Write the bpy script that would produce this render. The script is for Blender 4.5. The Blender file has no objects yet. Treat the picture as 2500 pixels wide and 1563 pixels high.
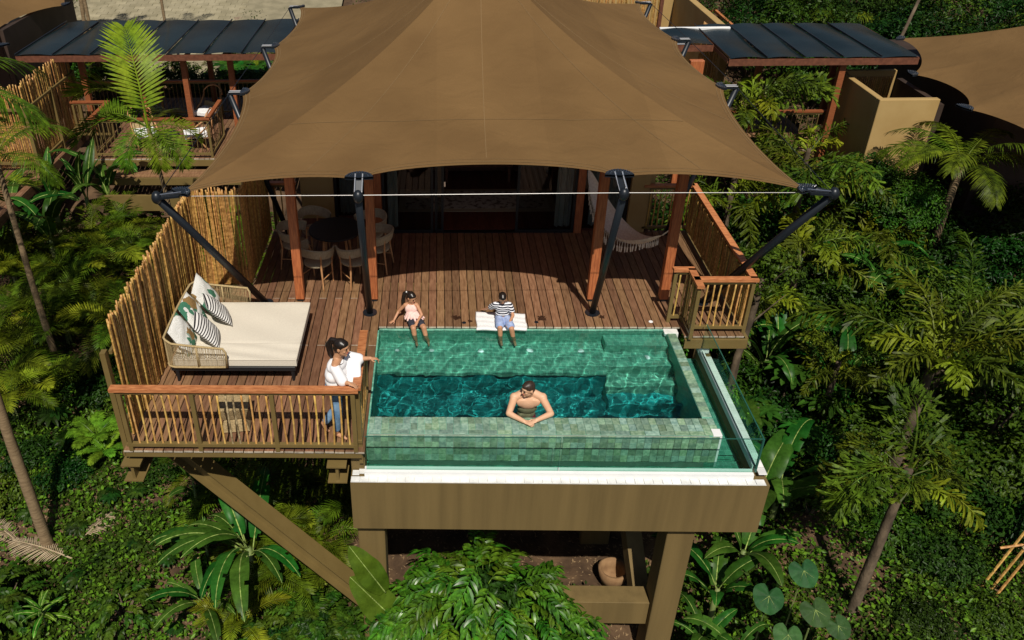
import bpy, bmesh, math, random
import numpy as np
from mathutils import Vector, Matrix, Quaternion
random.seed(7); RNG = np.random.default_rng(11)
S = bpy.context.scene
COL = S.collection
R = math.radians
# ---------------------------------------------------------------- camera
cam = bpy.data.cameras.new('camera'); camo = bpy.data.objects.new('camera', cam); COL.objects.link(camo)
cam.sensor_width = 36.0; cam.lens = 2063.67 / 2500 * 36
cam.shift_x = (1250 - 992.9) / 2500; cam.shift_y = 0.0
cam.clip_start = 0.1; cam.clip_end = 400
rt = Vector((0.999386, 0.0303495, -0.0175065)); up = Vector((-0.0014783, 0.5357421, 0.8443804)); fw = Vector((-0.0350055, 0.8438361, -0.5354580))
m = Matrix((rt, up, -fw)).transposed().to_4x4(); m.translation = Vector((0, 0, 7.4))
camo.matrix_world = m
S.camera = camo
# ---------------------------------------------------------------- sky and sun
SUN_EL, SUN_AZ = R(53.6), R(5.0)          # sun stands behind the camera, a little to the right
sund = Vector((math.sin(SUN_AZ) * math.cos(SUN_EL), -math.cos(SUN_AZ) * math.cos(SUN_EL), math.sin(SUN_EL)))
W = bpy.data.worlds.new('World'); S.world = W; W.use_nodes = True
nt = W.node_tree; bg = nt.nodes['Background']
sky = nt.nodes.new('ShaderNodeTexSky'); sky.sky_type = 'NISHITA'; sky.sun_disc = False
sky.sun_elevation = SUN_EL; sky.sun_rotation = math.pi - SUN_AZ
nt.links.new(sky.outputs[0], bg.inputs[0]); bg.inputs[1].default_value = 0.05
sl = bpy.data.lights.new('sun', 'SUN'); sl.energy = 5.0; sl.angle = R(0.5); sl.color = (1.0, 0.93, 0.82)
so = bpy.data.objects.new('sun', sl); COL.objects.link(so); so.rotation_euler = sund.to_track_quat('Z', 'Y').to_euler(); so.location = (0, -20, 40)
try: sl.cycles.is_caustics_light = True
except Exception: pass
S.view_settings.view_transform = 'Standard'; S.view_settings.look = 'None'; S.view_settings.exposure = -0.12; S.view_settings.gamma = 1.0
S.cycles.max_bounces = 10; S.cycles.transparent_max_bounces = 16; S.cycles.transmission_bounces = 8; S.cycles.diffuse_bounces = 3; S.cycles.glossy_bounces = 3
S.cycles.use_denoising = True; S.cycles.sample_clamp_indirect = 6.0
# ---------------------------------------------------------------- materials
MATS = {}
def mat(name, col, col2=None, rough=0.6, ns=6.0, st=(1, 1, 1), rnd=0.0, bump=0.0, bs=40.0, metal=0.0, spec=0.4, transl=0.0, det=4.0, hue=0.0, lo=0.35, hi=0.65, coat=0.0, world=True, fine=0.0):
    m = bpy.data.materials.new(name); MATS[name] = m; m.use_nodes = True
    n = m.node_tree.nodes; l = m.node_tree.links; b = n['Principled BSDF']
    b.inputs['Roughness'].default_value = rough; b.inputs['Metallic'].default_value = metal
    b.inputs['Specular IOR Level'].default_value = spec; b.inputs['Coat Weight'].default_value = coat
    geo = n.new('ShaderNodeNewGeometry') if world else n.new('ShaderNodeTexCoord')
    mp = n.new('ShaderNodeMapping'); mp.inputs['Scale'].default_value = st
    l.new(geo.outputs['Position' if world else 'Object'], mp.inputs[0])
    src = None
    if col2 is not None:
        nz = n.new('ShaderNodeTexNoise'); nz.inputs['Scale'].default_value = ns; nz.inputs['Detail'].default_value = det
        l.new(mp.outputs[0], nz.inputs['Vector'])
        rp = n.new('ShaderNodeValToRGB'); rp.color_ramp.elements[0].position = lo; rp.color_ramp.elements[1].position = hi
        rp.color_ramp.elements[0].color = (*col, 1); rp.color_ramp.elements[1].color = (*col2, 1)
        l.new(nz.outputs['Fac'], rp.inputs[0]); src = rp.outputs[0]
    if rnd or hue:
        oi = n.new('ShaderNodeObjectInfo'); hs = n.new('ShaderNodeHueSaturation')
        ma = n.new('ShaderNodeMath'); ma.operation = 'MULTIPLY_ADD'; ma.inputs[1].default_value = rnd; ma.inputs[2].default_value = 1 - rnd / 2
        l.new(oi.outputs['Random'], ma.inputs[0]); l.new(ma.outputs[0], hs.inputs['Value'])
        if hue:
            m2 = n.new('ShaderNodeMath'); m2.operation = 'MULTIPLY'; m2.inputs[1].default_value = 7.31
            m3 = n.new('ShaderNodeMath'); m3.operation = 'FRACT'; m4 = n.new('ShaderNodeMath'); m4.operation = 'MULTIPLY_ADD'; m4.inputs[1].default_value = hue; m4.inputs[2].default_value = 0.5 - hue / 2
            l.new(oi.outputs['Random'], m2.inputs[0]); l.new(m2.outputs[0], m3.inputs[0]); l.new(m3.outputs[0], m4.inputs[0]); l.new(m4.outputs[0], hs.inputs['Hue'])
        if src: l.new(src, hs.inputs['Color'])
        else: hs.inputs['Color'].default_value = (*col, 1)
        src = hs.outputs[0]
    if fine and src:
        wn = n.new('ShaderNodeTexNoise'); wn.inputs['Scale'].default_value = 9.0; wn.inputs['Detail'].default_value = 5; wn.inputs['Roughness'].default_value = .8; l.new(mp.outputs[0], wn.inputs['Vector'])
        r3 = n.new('ShaderNodeMapRange'); r3.inputs[1].default_value = .36; r3.inputs[2].default_value = .64; r3.inputs[3].default_value = 1 - fine; r3.inputs[4].default_value = 1 + fine * 1.15; l.new(wn.outputs['Fac'], r3.inputs[0])
        h3 = n.new('ShaderNodeHueSaturation'); l.new(r3.outputs[0], h3.inputs['Value']); l.new(src, h3.inputs['Color']); src = h3.outputs[0]
    if src: l.new(src, b.inputs['Base Color'])
    else: b.inputs['Base Color'].default_value = (*col, 1)
    if bump:
        nb = n.new('ShaderNodeTexNoise'); nb.inputs['Scale'].default_value = bs; nb.inputs['Detail'].default_value = 3
        l.new(mp.outputs[0], nb.inputs['Vector']); bp = n.new('ShaderNodeBump'); bp.inputs['Strength'].default_value = bump; bp.inputs['Distance'].default_value = 0.02
        l.new(nb.outputs['Fac'], bp.inputs['Height']); l.new(bp.outputs[0], b.inputs['Normal'])
    if transl:
        tr = n.new('ShaderNodeBsdfTranslucent'); mx = n.new('ShaderNodeMixShader'); mx.inputs[0].default_value = transl
        hs2 = n.new('ShaderNodeHueSaturation'); hs2.inputs['Hue'].default_value = 0.47; hs2.inputs['Value'].default_value = 1.5
        if src: l.new(src, hs2.inputs['Color'])
        else: hs2.inputs['Color'].default_value = (*col, 1)
        l.new(hs2.outputs[0], tr.inputs[0]); l.new(b.outputs[0], mx.inputs[1]); l.new(tr.outputs[0], mx.inputs[2])
        l.new(mx.outputs[0], n['Material Output'].inputs[0])
    return m
mat('plank', (.15, .074, .036), (.245, .132, .068), rough=.62, ns=5, st=(6, .8, 6), rnd=.6, bump=.3, bs=60, hue=.02)
mat('plank_end', (.30, .25, .19), (.44, .39, .31), rough=.9, ns=30, rnd=.4)
mat('shaded_wall', (.030, .018, .012), (.045, .028, .02), rough=.7, ns=2)  # house wall with the shade under the tent put into its colour
mat('redwood', (.28, .078, .028), (.46, .15, .052), rough=.5, ns=4, st=(14, 14, 1.2), rnd=.25, bump=.2, bs=30)
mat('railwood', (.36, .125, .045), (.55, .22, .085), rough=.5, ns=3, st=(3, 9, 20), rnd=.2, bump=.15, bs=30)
mat('shaded_rail', (.22, .065, .022), (.30, .095, .034), rough=.55, ns=3, st=(3, 9, 20), rnd=.2)  # rail timber again, the shade of the far walkways mixed into its colour
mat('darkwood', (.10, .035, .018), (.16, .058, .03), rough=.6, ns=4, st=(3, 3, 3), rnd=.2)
mat('olive', (.100, .068, .023), (.182, .125, .045), rough=.75, ns=2.0, st=(3.0, 3.0, .16), rnd=.05, bump=.2, bs=60, det=10, lo=.10, hi=.75)
mat('olivesteel', (.15, .105, .036), (.17, .12, .042), rough=.45, ns=4)
mat('tanwall', (.36, .235, .085), (.40, .27, .105), rough=.8, ns=2, bump=.15, bs=90)
mat('bamboo', (.29, .15, .038), (.56, .32, .095), rough=.45, ns=5, st=(3, 3, 5), rnd=.55, hue=.03, bump=.08, bs=30)
mat('bamboo_rail', (.52, .29, .07), (.64, .39, .13), rough=.4, ns=6, rnd=.35, hue=.03)
mat('bamboo_old', (.46, .36, .20), (.16, .11, .05), rough=.7, ns=18, rnd=.3)
mat('steel', (.012, .016, .022), rough=.38, metal=.2, spec=.5)
mat('chrome', (.7, .7, .7), rough=.25, metal=1.0)
mat('cable', (.42, .41, .40), rough=.4, metal=.6)
mat('canvas', (.168, .098, .039), (.206, .122, .049), rough=.8, ns=.7, bump=.12, bs=220, det=9, spec=.12, transl=.22)
def canvas_panels():
    m = MATS['canvas']; n = m.node_tree.nodes; l = m.node_tree.links; b = n['Principled BSDF']; src = b.inputs['Base Color'].links[0].from_socket
    g = n.new('ShaderNodeNewGeometry'); sx = n.new('ShaderNodeSeparateXYZ'); l.new(g.outputs['Position'], sx.inputs[0]); q = n.new('ShaderNodeMath'); q.operation = 'MULTIPLY'; q.inputs[1].default_value = .62; l.new(sx.outputs[0], q.inputs[0]); f = n.new('ShaderNodeMath'); f.operation = 'FLOOR'; l.new(q.outputs[0], f.inputs[0])
    w = n.new('ShaderNodeTexWhiteNoise'); w.noise_dimensions = '1D'; l.new(f.outputs[0], w.inputs['W']); r = n.new('ShaderNodeMapRange'); r.inputs[3].default_value = .95; r.inputs[4].default_value = 1.05; l.new(w.outputs['Value'], r.inputs[0])
    nz = n.new('ShaderNodeTexNoise'); nz.inputs['Scale'].default_value = 240; nz.inputs['Detail'].default_value = 2; l.new(g.outputs['Position'], nz.inputs['Vector']); r2 = n.new('ShaderNodeMapRange'); r2.inputs[1].default_value = .3; r2.inputs[2].default_value = .7; r2.inputs[3].default_value = .9; r2.inputs[4].default_value = 1.1; l.new(nz.outputs['Fac'], r2.inputs[0])
    mu = n.new('ShaderNodeMath'); mu.operation = 'MULTIPLY'; l.new(r.outputs[0], mu.inputs[0]); l.new(r2.outputs[0], mu.inputs[1]); h = n.new('ShaderNodeHueSaturation'); l.new(mu.outputs[0], h.inputs['Value']); l.new(src, h.inputs['Color']); l.new(h.outputs[0], b.inputs['Base Color'])
    nb = n.new('ShaderNodeTexNoise'); nb.inputs['Scale'].default_value = 1.6; nb.inputs['Detail'].default_value = 4; nb.inputs['Distortion'].default_value = 1.2; l.new(g.outputs['Position'], nb.inputs['Vector']); bp = n.new('ShaderNodeBump'); bp.inputs['Strength'].default_value = .35; bp.inputs['Distance'].default_value = .10; l.new(nb.outputs['Fac'], bp.inputs['Height'])
    old = b.inputs['Normal'].links[0].from_node; l.new(bp.outputs[0], old.inputs['Normal'])
canvas_panels()
mat('seam', (.205, .130, .056), rough=.8)
mat('white', (.72, .74, .74), (.80, .80, .79), rough=.45, ns=4)
mat('whitetile', (.66, .67, .65), (.80, .80, .78), rough=.4, ns=9, rnd=.16, bump=.1, bs=60)
mat('stone', (.13, .23, .165), (.25, .37, .27), rough=.55, ns=22, rnd=.65, hue=.11, bump=.25, bs=90, det=8)
mat('grout', (.30, .33, .28), rough=.9)
mat('soil', (.040, .022, .011), (.125, .074, .037), rough=.95, ns=2.2, bump=.8, bs=14, det=10)
mat('paver', (.24, .21, .13), (.33, .29, .19), rough=.9, ns=2.0, rnd=.2, bump=.3, bs=30)
mat('rock', (.16, .115, .075), (.30, .23, .16), rough=.95, ns=5, rnd=.4, bump=.5, bs=18)
mat('linen', (.60, .55, .46), (.66, .61, .51), rough=.9, ns=60, bump=.1, bs=300)
mat('rope', (.34, .25, .12), (.46, .35, .18), rough=.85, ns=50, st=(1, 1, 1), bump=.3, bs=200)
mat('wicker', (.26, .19, .09), (.42, .31, .16), rough=.85, ns=40, bump=.6, bs=70)
mat('chairrope', (.30, .25, .16), (.40, .34, .23), rough=.85, ns=60, st=(1, 1, .2), bump=.3, bs=150)
mat('teak', (.40, .20, .085), (.50, .27, .12), rough=.5, ns=8)
mat('black', (.010, .011, .013), rough=.5)
mat('curtain', (.58, .55, .49), (.68, .65, .58), rough=.9, ns=4)
mat('hammock', (.66, .60, .50), (.78, .72, .61), rough=.9, ns=30, st=(1, 1, 1), bump=.3, bs=120)
mat('towel', (.80, .80, .80), (.86, .86, .86), rough=.95, ns=60, bump=.4, bs=220)
mat('rug', (.52, .48, .40), (.18, .15, .12), rough=.95, ns=9, det=10, lo=.5, hi=.6)
mat('rugedge', (.42, .36, .24), rough=.95)
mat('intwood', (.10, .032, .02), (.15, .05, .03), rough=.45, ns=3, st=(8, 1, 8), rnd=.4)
mat('roofglass', (.005, .011, .012), (.012, .021, .023), rough=.22, ns=.8, spec=.12)
mat('palmtrunk', (.17, .115, .06), (.27, .19, .105), rough=.85, ns=6, st=(1, 1, 6), bump=.4, bs=20)
mat('bark', (.05, .035, .022), (.15, .11, .07), rough=.9, ns=6, st=(1, 1, .5), bump=.6, bs=20)
mat('litter', (.16, .10, .05), (.28, .19, .10), rough=.95, ns=10)
mat('sand', (.20, .175, .11), (.27, .235, .15), rough=.95, ns=3)
mat('deadleaf', (.36, .27, .16), (.48, .38, .25), rough=.9, ns=10)
mat('greentrunk', (.10, .17, .04), (.22, .24, .09), rough=.6, ns=3)
def leaf(name, a, b, rough=.45, rnd=.6, hue=.06, transl=.10, spec=.10, ns=2.2, fine=.72):
    return mat(name, a, b, rough=rough, ns=ns, rnd=rnd, hue=hue, transl=transl, spec=spec, lo=.3, hi=.7, fine=fine)
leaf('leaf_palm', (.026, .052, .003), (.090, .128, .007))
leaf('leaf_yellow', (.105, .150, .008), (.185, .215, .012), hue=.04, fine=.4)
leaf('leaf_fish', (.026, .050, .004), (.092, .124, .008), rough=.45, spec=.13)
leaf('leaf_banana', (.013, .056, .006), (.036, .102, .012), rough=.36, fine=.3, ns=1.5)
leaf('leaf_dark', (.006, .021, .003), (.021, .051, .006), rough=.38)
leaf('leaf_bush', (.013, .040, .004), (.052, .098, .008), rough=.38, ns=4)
leaf('leaf_banana_bright', (.035, .105, .008), (.075, .165, .014), fine=.2, ns=1.5, rough=.35)  # brighter green for the big banana leaves
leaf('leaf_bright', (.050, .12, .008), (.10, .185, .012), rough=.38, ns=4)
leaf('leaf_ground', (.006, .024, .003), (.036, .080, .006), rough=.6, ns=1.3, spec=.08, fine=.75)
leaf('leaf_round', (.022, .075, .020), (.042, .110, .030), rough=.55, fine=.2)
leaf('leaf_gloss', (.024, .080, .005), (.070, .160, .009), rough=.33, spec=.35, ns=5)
leaf('midrib', (.22, .30, .08), (.26, .34, .09), rnd=.1, hue=.0)
mat('skin_light', (.62, .36, .22), (.68, .41, .26), rough=.5, ns=12)
mat('skin_tan', (.46, .235, .125), (.52, .275, .15), rough=.5, ns=12)
mat('skin_child', (.44, .215, .115), (.50, .25, .14), rough=.5, ns=12)
mat('hair', (.010, .007, .006), (.022, .015, .011), rough=.32, ns=40, st=(1, 1, .3))
mat('hair_man', (.022, .014, .010), (.045, .028, .018), rough=.45, ns=60)
mat('blouse', (.80, .80, .82), (.86, .86, .87), rough=.9, ns=6)
mat('jeans', (.10, .21, .36), (.24, .40, .58), rough=.85, ns=9, det=8)
mat('pink', (.74, .47, .42), (.82, .58, .52), rough=.9, ns=30)
mat('navy', (.020, .022, .035), (.035, .036, .05), rough=.85, ns=12)
mat('blueshort', (.22, .30, .52), (.36, .44, .66), rough=.9, ns=20)
mat('lip', (.45, .12, .09), rough=.5)
mat('eye', (.02, .014, .012), rough=.2)
mat('redtrunk', (.35, .01, .04), rough=.8)
mat('pot', (.20, .11, .05), (.27, .16, .075), rough=.85, ns=8)
mat('blueplastic', (.05, .25, .75), (.5, .6, .75), rough=.4, ns=14)
mat('fitting', (.82, .83, .84), rough=.35)
# ---------------------------------------------------------------- mesh helpers
class MB:
    def __init__(s): s.v = []; s.f = []
    def add(s, vs, fs):
        o = len(s.v); s.v.extend([tuple(v) for v in vs]); s.f.extend([tuple(i + o for i in f) for f in fs]); return s
    def box(s, x0, x1, y0, y1, z0, z1, bev=0.0):
        if bev <= 0:
            return s.add([(x, y, z) for z in (z0, z1) for y in (y0, y1) for x in (x0, x1)],
                         [(0, 2, 3, 1), (4, 5, 7, 6), (0, 1, 5, 4), (2, 6, 7, 3), (0, 4, 6, 2), (1, 3, 7, 5)])
        bm = bmesh.new(); bmesh.ops.create_cube(bm, size=1.0)
        for v in bm.verts: v.co = Vector(((x0 + x1) / 2 + v.co.x * (x1 - x0), (y0 + y1) / 2 + v.co.y * (y1 - y0), (z0 + z1) / 2 + v.co.z * (z1 - z0)))
        bmesh.ops.bevel(bm, geom=list(bm.edges), offset=bev, segments=1, affect='EDGES', profile=.5)
        bm.verts.index_update(); s.add([v.co[:] for v in bm.verts], [[v.index for v in f.verts] for f in bm.faces]); bm.free(); return s
    def tube(s, pts, rad, n=8, cap=True):
        pts = [Vector(p) for p in pts]
        if not hasattr(rad, '__len__'): rad = [rad] * len(pts)
        rings = []; prev = None
        for i, p in enumerate(pts):
            d = (pts[min(i + 1, len(pts) - 1)] - pts[max(i - 1, 0)])
            d = d.normalized() if d.length > 1e-9 else Vector((0, 0, 1))
            if prev is None:
                a = d.orthogonal().normalized()
            else:
                a = (prev - d * prev.dot(d)); a = a.normalized() if a.length > 1e-6 else d.orthogonal().normalized()
            prev = a; b = d.cross(a)
            rings.append([p + (a * math.cos(2 * math.pi * k / n) + b * math.sin(2 * math.pi * k / n)) * rad[i] for k in range(n)])
        fs = []
        for i in range(len(pts) - 1):
            for k in range(n):
                fs.append((i * n + k, i * n + (k + 1) % n, (i + 1) * n + (k + 1) % n, (i + 1) * n + k))
        if cap: fs.append(tuple(range(n - 1, -1, -1))); fs.append(tuple((len(pts) - 1) * n + k for k in range(n)))
        return s.add([v for r in rings for v in r], fs)
    def bar(s, a, b, w, h):          # rectangular bar between two points
        a = Vector(a); b = Vector(b); d = (b - a).normalized(); sx = d.cross(Vector((0, 0, 1)))
        sx = sx.normalized() if sx.length > 1e-4 else Vector((1, 0, 0)); u = sx.cross(d)
        q = [(-1, -1), (1, -1), (1, 1), (-1, 1)]
        return s.add([p + sx * (i * w / 2) + u * (j * h / 2) for p in (a, b) for i, j in q], [(3, 2, 1, 0), (4, 5, 6, 7), (0, 1, 5, 4), (1, 2, 6, 5), (2, 3, 7, 6), (3, 0, 4, 7)])
    def grid(s, fn, nu, nv):
        vs = [fn(i / nu, j / nv) for j in range(nv + 1) for i in range(nu + 1)]
        return s.add(vs, [(j * (nu + 1) + i, j * (nu + 1) + i + 1, (j + 1) * (nu + 1) + i + 1, (j + 1) * (nu + 1) + i) for j in range(nv) for i in range(nu)])
    def ball(s, c, r, nu=12, nv=8):
        if not hasattr(r, '__len__'): r = (r, r, r)
        vs = [(c[0], c[1], c[2] - r[2])]
        for j in range(1, nv):
            t = math.pi * j / nv
            vs += [(c[0] + r[0] * math.sin(t) * math.cos(2 * math.pi * i / nu), c[1] + r[1] * math.sin(t) * math.sin(2 * math.pi * i / nu), c[2] - r[2] * math.cos(t)) for i in range(nu)]
        vs.append((c[0], c[1], c[2] + r[2])); fs = []
        for i in range(nu):
            fs.append((0, 1 + (i + 1) % nu, 1 + i)); L = len(vs) - 1; o = 1 + (nv - 2) * nu; fs.append((o + i, o + (i + 1) % nu, L))
            for j in range(nv - 2): a = 1 + j * nu; fs.append((a + i, a + (i + 1) % nu, a + nu + (i + 1) % nu, a + nu + i))
        return s.add(vs, fs)
    def mesh(s, name, mt, smooth=False):
        me = bpy.data.meshes.new(name); me.from_pydata(s.v, [], s.f); me.validate()
        if mt: me.materials.append(MATS[mt])
        if smooth: me.polygons.foreach_set('use_smooth', [True] * len(me.polygons))
        me.update(); return me
    def build(s, name, mt, parent=None, smooth=False): return link(name, s.mesh(name, mt, smooth), parent)
def link(name, me, parent=None, loc=None, rot=None, scale=None):
    o = bpy.data.objects.new(name, me); COL.objects.link(o)
    if parent: o.parent = parent
    if loc is not None: o.location = loc
    if rot is not None: o.rotation_euler = rot
    if scale is not None: o.scale = scale if hasattr(scale, '__len__') else (scale,) * 3
    return o
def npmesh(name, V, F, mt, smooth=False):     # V (n,3), F (m,k) arrays
    me = bpy.data.meshes.new(name); V = np.asarray(V, np.float32); F = np.asarray(F, np.int32); k = F.shape[1]
    me.vertices.add(len(V)); me.vertices.foreach_set('co', V.ravel())
    me.loops.add(F.size); me.loops.foreach_set('vertex_index', F.ravel())
    me.polygons.add(len(F)); me.polygons.foreach_set('loop_start', np.arange(0, F.size, k, dtype=np.int32))
    if smooth: me.polygons.foreach_set('use_smooth', np.ones(len(F), bool))
    me.materials.append(MATS[mt]); me.update(calc_edges=True); me.validate(); return me
def tag(o, label, cat, group=None):
    o['label'] = label; o['category'] = cat
    if group: o['group'] = group
    return o
def struct(o, kind='structure'): o['kind'] = kind; return o
def thing(name, label, cat, loc=(0, 0, 0), rz=0.0, group=None):
    o = bpy.data.objects.new(name, None); COL.objects.link(o); o.location = loc; o.rotation_euler = (0, 0, rz); o.empty_display_size = .2
    return tag(o, label, cat, group)
def copy_tree(o, parent=None):
    c = o.copy(); COL.objects.link(c); c.parent = parent
    for ch in list(o.children): copy_tree(ch, c)
    return c
def ground(x, y):
    z = float(np.interp(y, [2, 8, 10.5, 14, 18, 24, 30, 36, 50, 90], [-5.6, -4.35, -3.95, -3.0, -2.2, -1.5, -.1, .9, 4.5, 17]))
    return z + .13 * math.sin(x * 1.1 + y * .7) + .09 * math.sin(x * 2.3 - y * 1.9 + 1) + .05 * math.sin(x * 4.1 + y * 3.3)
# ---------------------------------------------------------------- terrain
def terrain():
    xs = np.concatenate([np.linspace(-45, -14, 16), np.linspace(-13.5, 15, 100), np.linspace(16, 50, 18)]); ys = np.concatenate([np.linspace(1, 26, 90), np.linspace(27, 95, 40)])
    V = [(x, y, ground(x, y)) for y in ys for x in xs]; n = len(xs)
    F = [(j * n + i, j * n + i + 1, (j + 1) * n + i + 1, (j + 1) * n + i) for j in range(len(ys) - 1) for i in range(n - 1)]
    struct(link('hillside_ground', npmesh('hillside_ground', V, F, 'soil', True)))
terrain()
# ---------------------------------------------------------------- timber deck
PITCH, GAP = .134, .012
deck = struct(thing('timber_deck', 'brown timber deck of long boards round the pool', 'deck'))
del deck['category']
def slabmesh(w, ln, t=.03):
    me = MB().box(-w / 2, w / 2, 0, ln, -t, 0, .003).mesh('plank', 'plank'); me.materials.append(MATS['plank_end'])
    for p in me.polygons:
        if p.normal.y < -.6: p.material_index = 1
    return me
_pl = {}
def plank(x, y0, y1, parent=deck, z=0.0, w=PITCH - GAP):
    k = (round(w, 3), round(y1 - y0, 2))
    if k not in _pl: _pl[k] = slabmesh(*k)
    return link('plank', _pl[k], parent, (x, y0 + random.uniform(-.003, .003), z + random.uniform(-.0015, .0015)))
x = -4.15 + PITCH / 2
while x < 4.86:
    if x < -3.24: segs = [(8.42, 12.78)]
    elif x < -1.0: segs = [(8.42, 10.92), (10.925, 14.92)] if int(x * 7.4) % 2 else [(8.42, 12.35), (12.355, 14.92)]
    elif x < 3.88: segs = [(11.46, 14.92)]
    else: segs = [(11.2, 14.92)]
    for a, b in segs: plank(x, a, b)
    x += PITCH
frm = MB()
frm.box(-4.13, -.98, 8.43, 8.47, -.115, -.048); frm.box(-4.17, -4.14, 8.44, 12.8, -.115, -.04); frm.box(-1.02, -.97, 8.48, 11.4, -.25, -.04)
for y in (9.3, 10.2, 11.1, 12.0, 12.9, 13.8, 14.8): frm.box(-4.1 if y < 12.8 else -3.22, (-1.03 if y < 11.4 else 4.84), y, y + .06, -.20, -.042)
frm.box(3.9, 4.87, 11.15, 11.2, -.2, -.04); frm.box(4.85, 4.9, 11.21, 14.9, -.2, -.04)
frm.build('deck_frame', 'olivesteel', deck)
for bx in (-4.08, -1.32):
    b = MB(); b.box(bx - .13, bx + .13, 8.36, 14.6, -.235, -.215); b.box(bx - .02, bx + .02, 8.40, 14.6, -.48, -.236); b.box(bx - .13, bx + .13, 8.36, 14.6, -.50, -.481)
    b.build('floor_beam', 'olivesteel', deck)
def ibeam(a, b, w, h, name, parent):
    a = Vector(a); b = Vector(b); d = (b - a).normalized(); sx = d.cross(Vector((0, 0, 1))).normalized(); u = sx.cross(d)
    mb = MB(); t = .02
    for off, ww, hh in ((u * (h / 2), w, t), (-u * (h / 2), w, t), (Vector((0, 0, 0)), t, h - t - .002)):
        q = [(-1, -1), (1, -1), (1, 1), (-1, 1)]
        mb.add([p + off + sx * (i * ww / 2) + u * (j * hh / 2) for p in (a, b) for i, j in q], [(3, 2, 1, 0), (4, 5, 6, 7), (0, 1, 5, 4), (1, 2, 6, 5), (2, 3, 7, 6), (3, 0, 4, 7)])
    return mb.build(name, 'olivesteel', parent)
br = thing('steel_brace', 'sloping brown steel brace under the corner deck', 'brace', (-3.2, 9.4, -.5))
o = ibeam((-.75, -.1, .0), (2.35, -.55, -3.15), .26, .24, 'brace_beam', br)
# deck posts under the house
for i, (px, py) in enumerate([(-3.9, 12.6), (-1.3, 14.6), (3.9, 14.6), (4.6, 12.4)]):
    g = ground(px, py)
    tag(MB().box(px - .12, px + .12, py - .12, py + .12, g - .3, -.25 if i else -.5).build('deck_post', 'olive'), ['brown post under the corner deck behind the steel brace', 'brown post standing under the left end of the house floor', 'brown post standing under the right end of the house floor', 'brown post under the right balcony'][i], 'post', 'posts under the deck')
# ---------------------------------------------------------------- pool
pool = thing('swimming_pool', 'green stone tiled infinity pool in a brown concrete tank', 'pool', (0, 0, 0))
WZ = -.055
m_ = MATS['stone']
def tile_mat(name, a, b, c, sx, sy):     # under water lining: real tile grid as brick texture (under the water the joints are too faint to pick apart)
    m = bpy.data.materials.new(name); MATS[name] = m; m.use_nodes = True; n = m.node_tree.nodes; l = m.node_tree.links; p = n['Principled BSDF']
    g = n.new('ShaderNodeNewGeometry'); tx = n.new('ShaderNodeVectorMath'); tx.operation = 'MULTIPLY_ADD'
    sp = n.new('ShaderNodeSeparateXYZ'); l.new(g.outputs['Position'], sp.inputs[0])
    ad = n.new('ShaderNodeMath'); ad.operation = 'ADD'; l.new(sp.outputs[1], ad.inputs[0]); l.new(sp.outputs[2], ad.inputs[1])
    cb = n.new('ShaderNodeCombineXYZ'); l.new(sp.outputs[0], cb.inputs[0]); l.new(ad.outputs[0], cb.inputs[1])
    bk = n.new('ShaderNodeTexBrick'); bk.inputs['Scale'].default_value = 1.0; bk.inputs['Brick Width'].default_value = sx; bk.inputs['Row Height'].default_value = sy
    bk.inputs['Mortar Size'].default_value = .004; bk.inputs['Color1'].default_value = (*a, 1); bk.inputs['Color2'].default_value = (*b, 1); bk.inputs['Mortar'].default_value = (*c, 1); bk.offset = .5
    l.new(cb.outputs[0], bk.inputs[0]); nz = n.new('ShaderNodeTexNoise'); nz.inputs['Scale'].default_value = 14; nz.inputs['Detail'].default_value = 8; l.new(g.outputs['Position'], nz.inputs['Vector'])
    mx = n.new('ShaderNodeMix'); mx.data_type = 'RGBA'; mx.blend_type = 'OVERLAY'; mx.inputs[0].default_value = .6; l.new(bk.outputs[0], mx.inputs[6]); l.new(nz.outputs['Fac'], mx.inputs[7]); l.new(mx.outputs[2], p.inputs['Base Color'])
    p.inputs['Roughness'].default_value = .5
tile_mat('lining', (.17, .44, .32), (.10, .32, .235), (.26, .50, .39), .10, .12)
tile_mat('water_tinted_lining', (.02, .34, .34), (.01, .25, .26), (.06, .40, .39), .10, .12)  # the light lost in deep water is put into this tile colour
XL, XR, YF, YB = -.92, 3.66, 9.20, 11.43
sh = MB()
sh.box(-1.0, 4.2, 8.60, 11.40, -1.52, -1.301)                        # tank slab, set back
sh.box(-1.14, 4.36, 8.30, 8.54, -1.28, -.425)                        # front wall of the catch basin
sh.box(4.17, 4.36, 8.54, 11.30, -1.28, -.36)                         # right wall of the catch basin
sh.box(-1.14, -.955, 8.54, 11.40, -1.28, -.05)                       # left wall
sh.build('tank', 'olive', pool)
lin = MB()
lin.box(-.955, XL, 8.842, 11.40, -1.27, -.03); lin.box(XL, 3.80, 11.43, 11.455, -1.27, -.035)
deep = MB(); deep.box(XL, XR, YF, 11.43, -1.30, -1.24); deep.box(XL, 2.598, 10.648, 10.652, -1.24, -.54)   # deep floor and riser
deep.box(2.6, XR, 10.18, 10.439, -1.24, -.96); deep.build('deep_floor', 'water_tinted_lining', pool)
lin.box(XL, 2.6, 10.652, 11.43, -1.24, -.46); lin.box(XL, 2.6, 10.58, 10.649, -.54, -.462)    # bench with nosing
lin.box(2.6, XR, 10.75, 11.43, -1.24, -.44); lin.box(2.67, XR, 11.13, 11.43, -.44, -.20)
lin.box(2.6, XR, 10.44, 10.75, -1.24, -.70)
lin.box(XR, 3.80, 8.842, 11.40, -1.27, -.045)                        # right wall core
lin.box(XL, XR, 8.85, YF, -1.27, -.045)                              # infinity wall core
lin.box(-.955, 4.17, 8.54, 8.841, -1.27, -.66); lin.box(3.80, 4.17, 8.842, 11.30, -1.27, -.66)   # catch basin floor
lin.build('lining', 'lining', pool)
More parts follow.
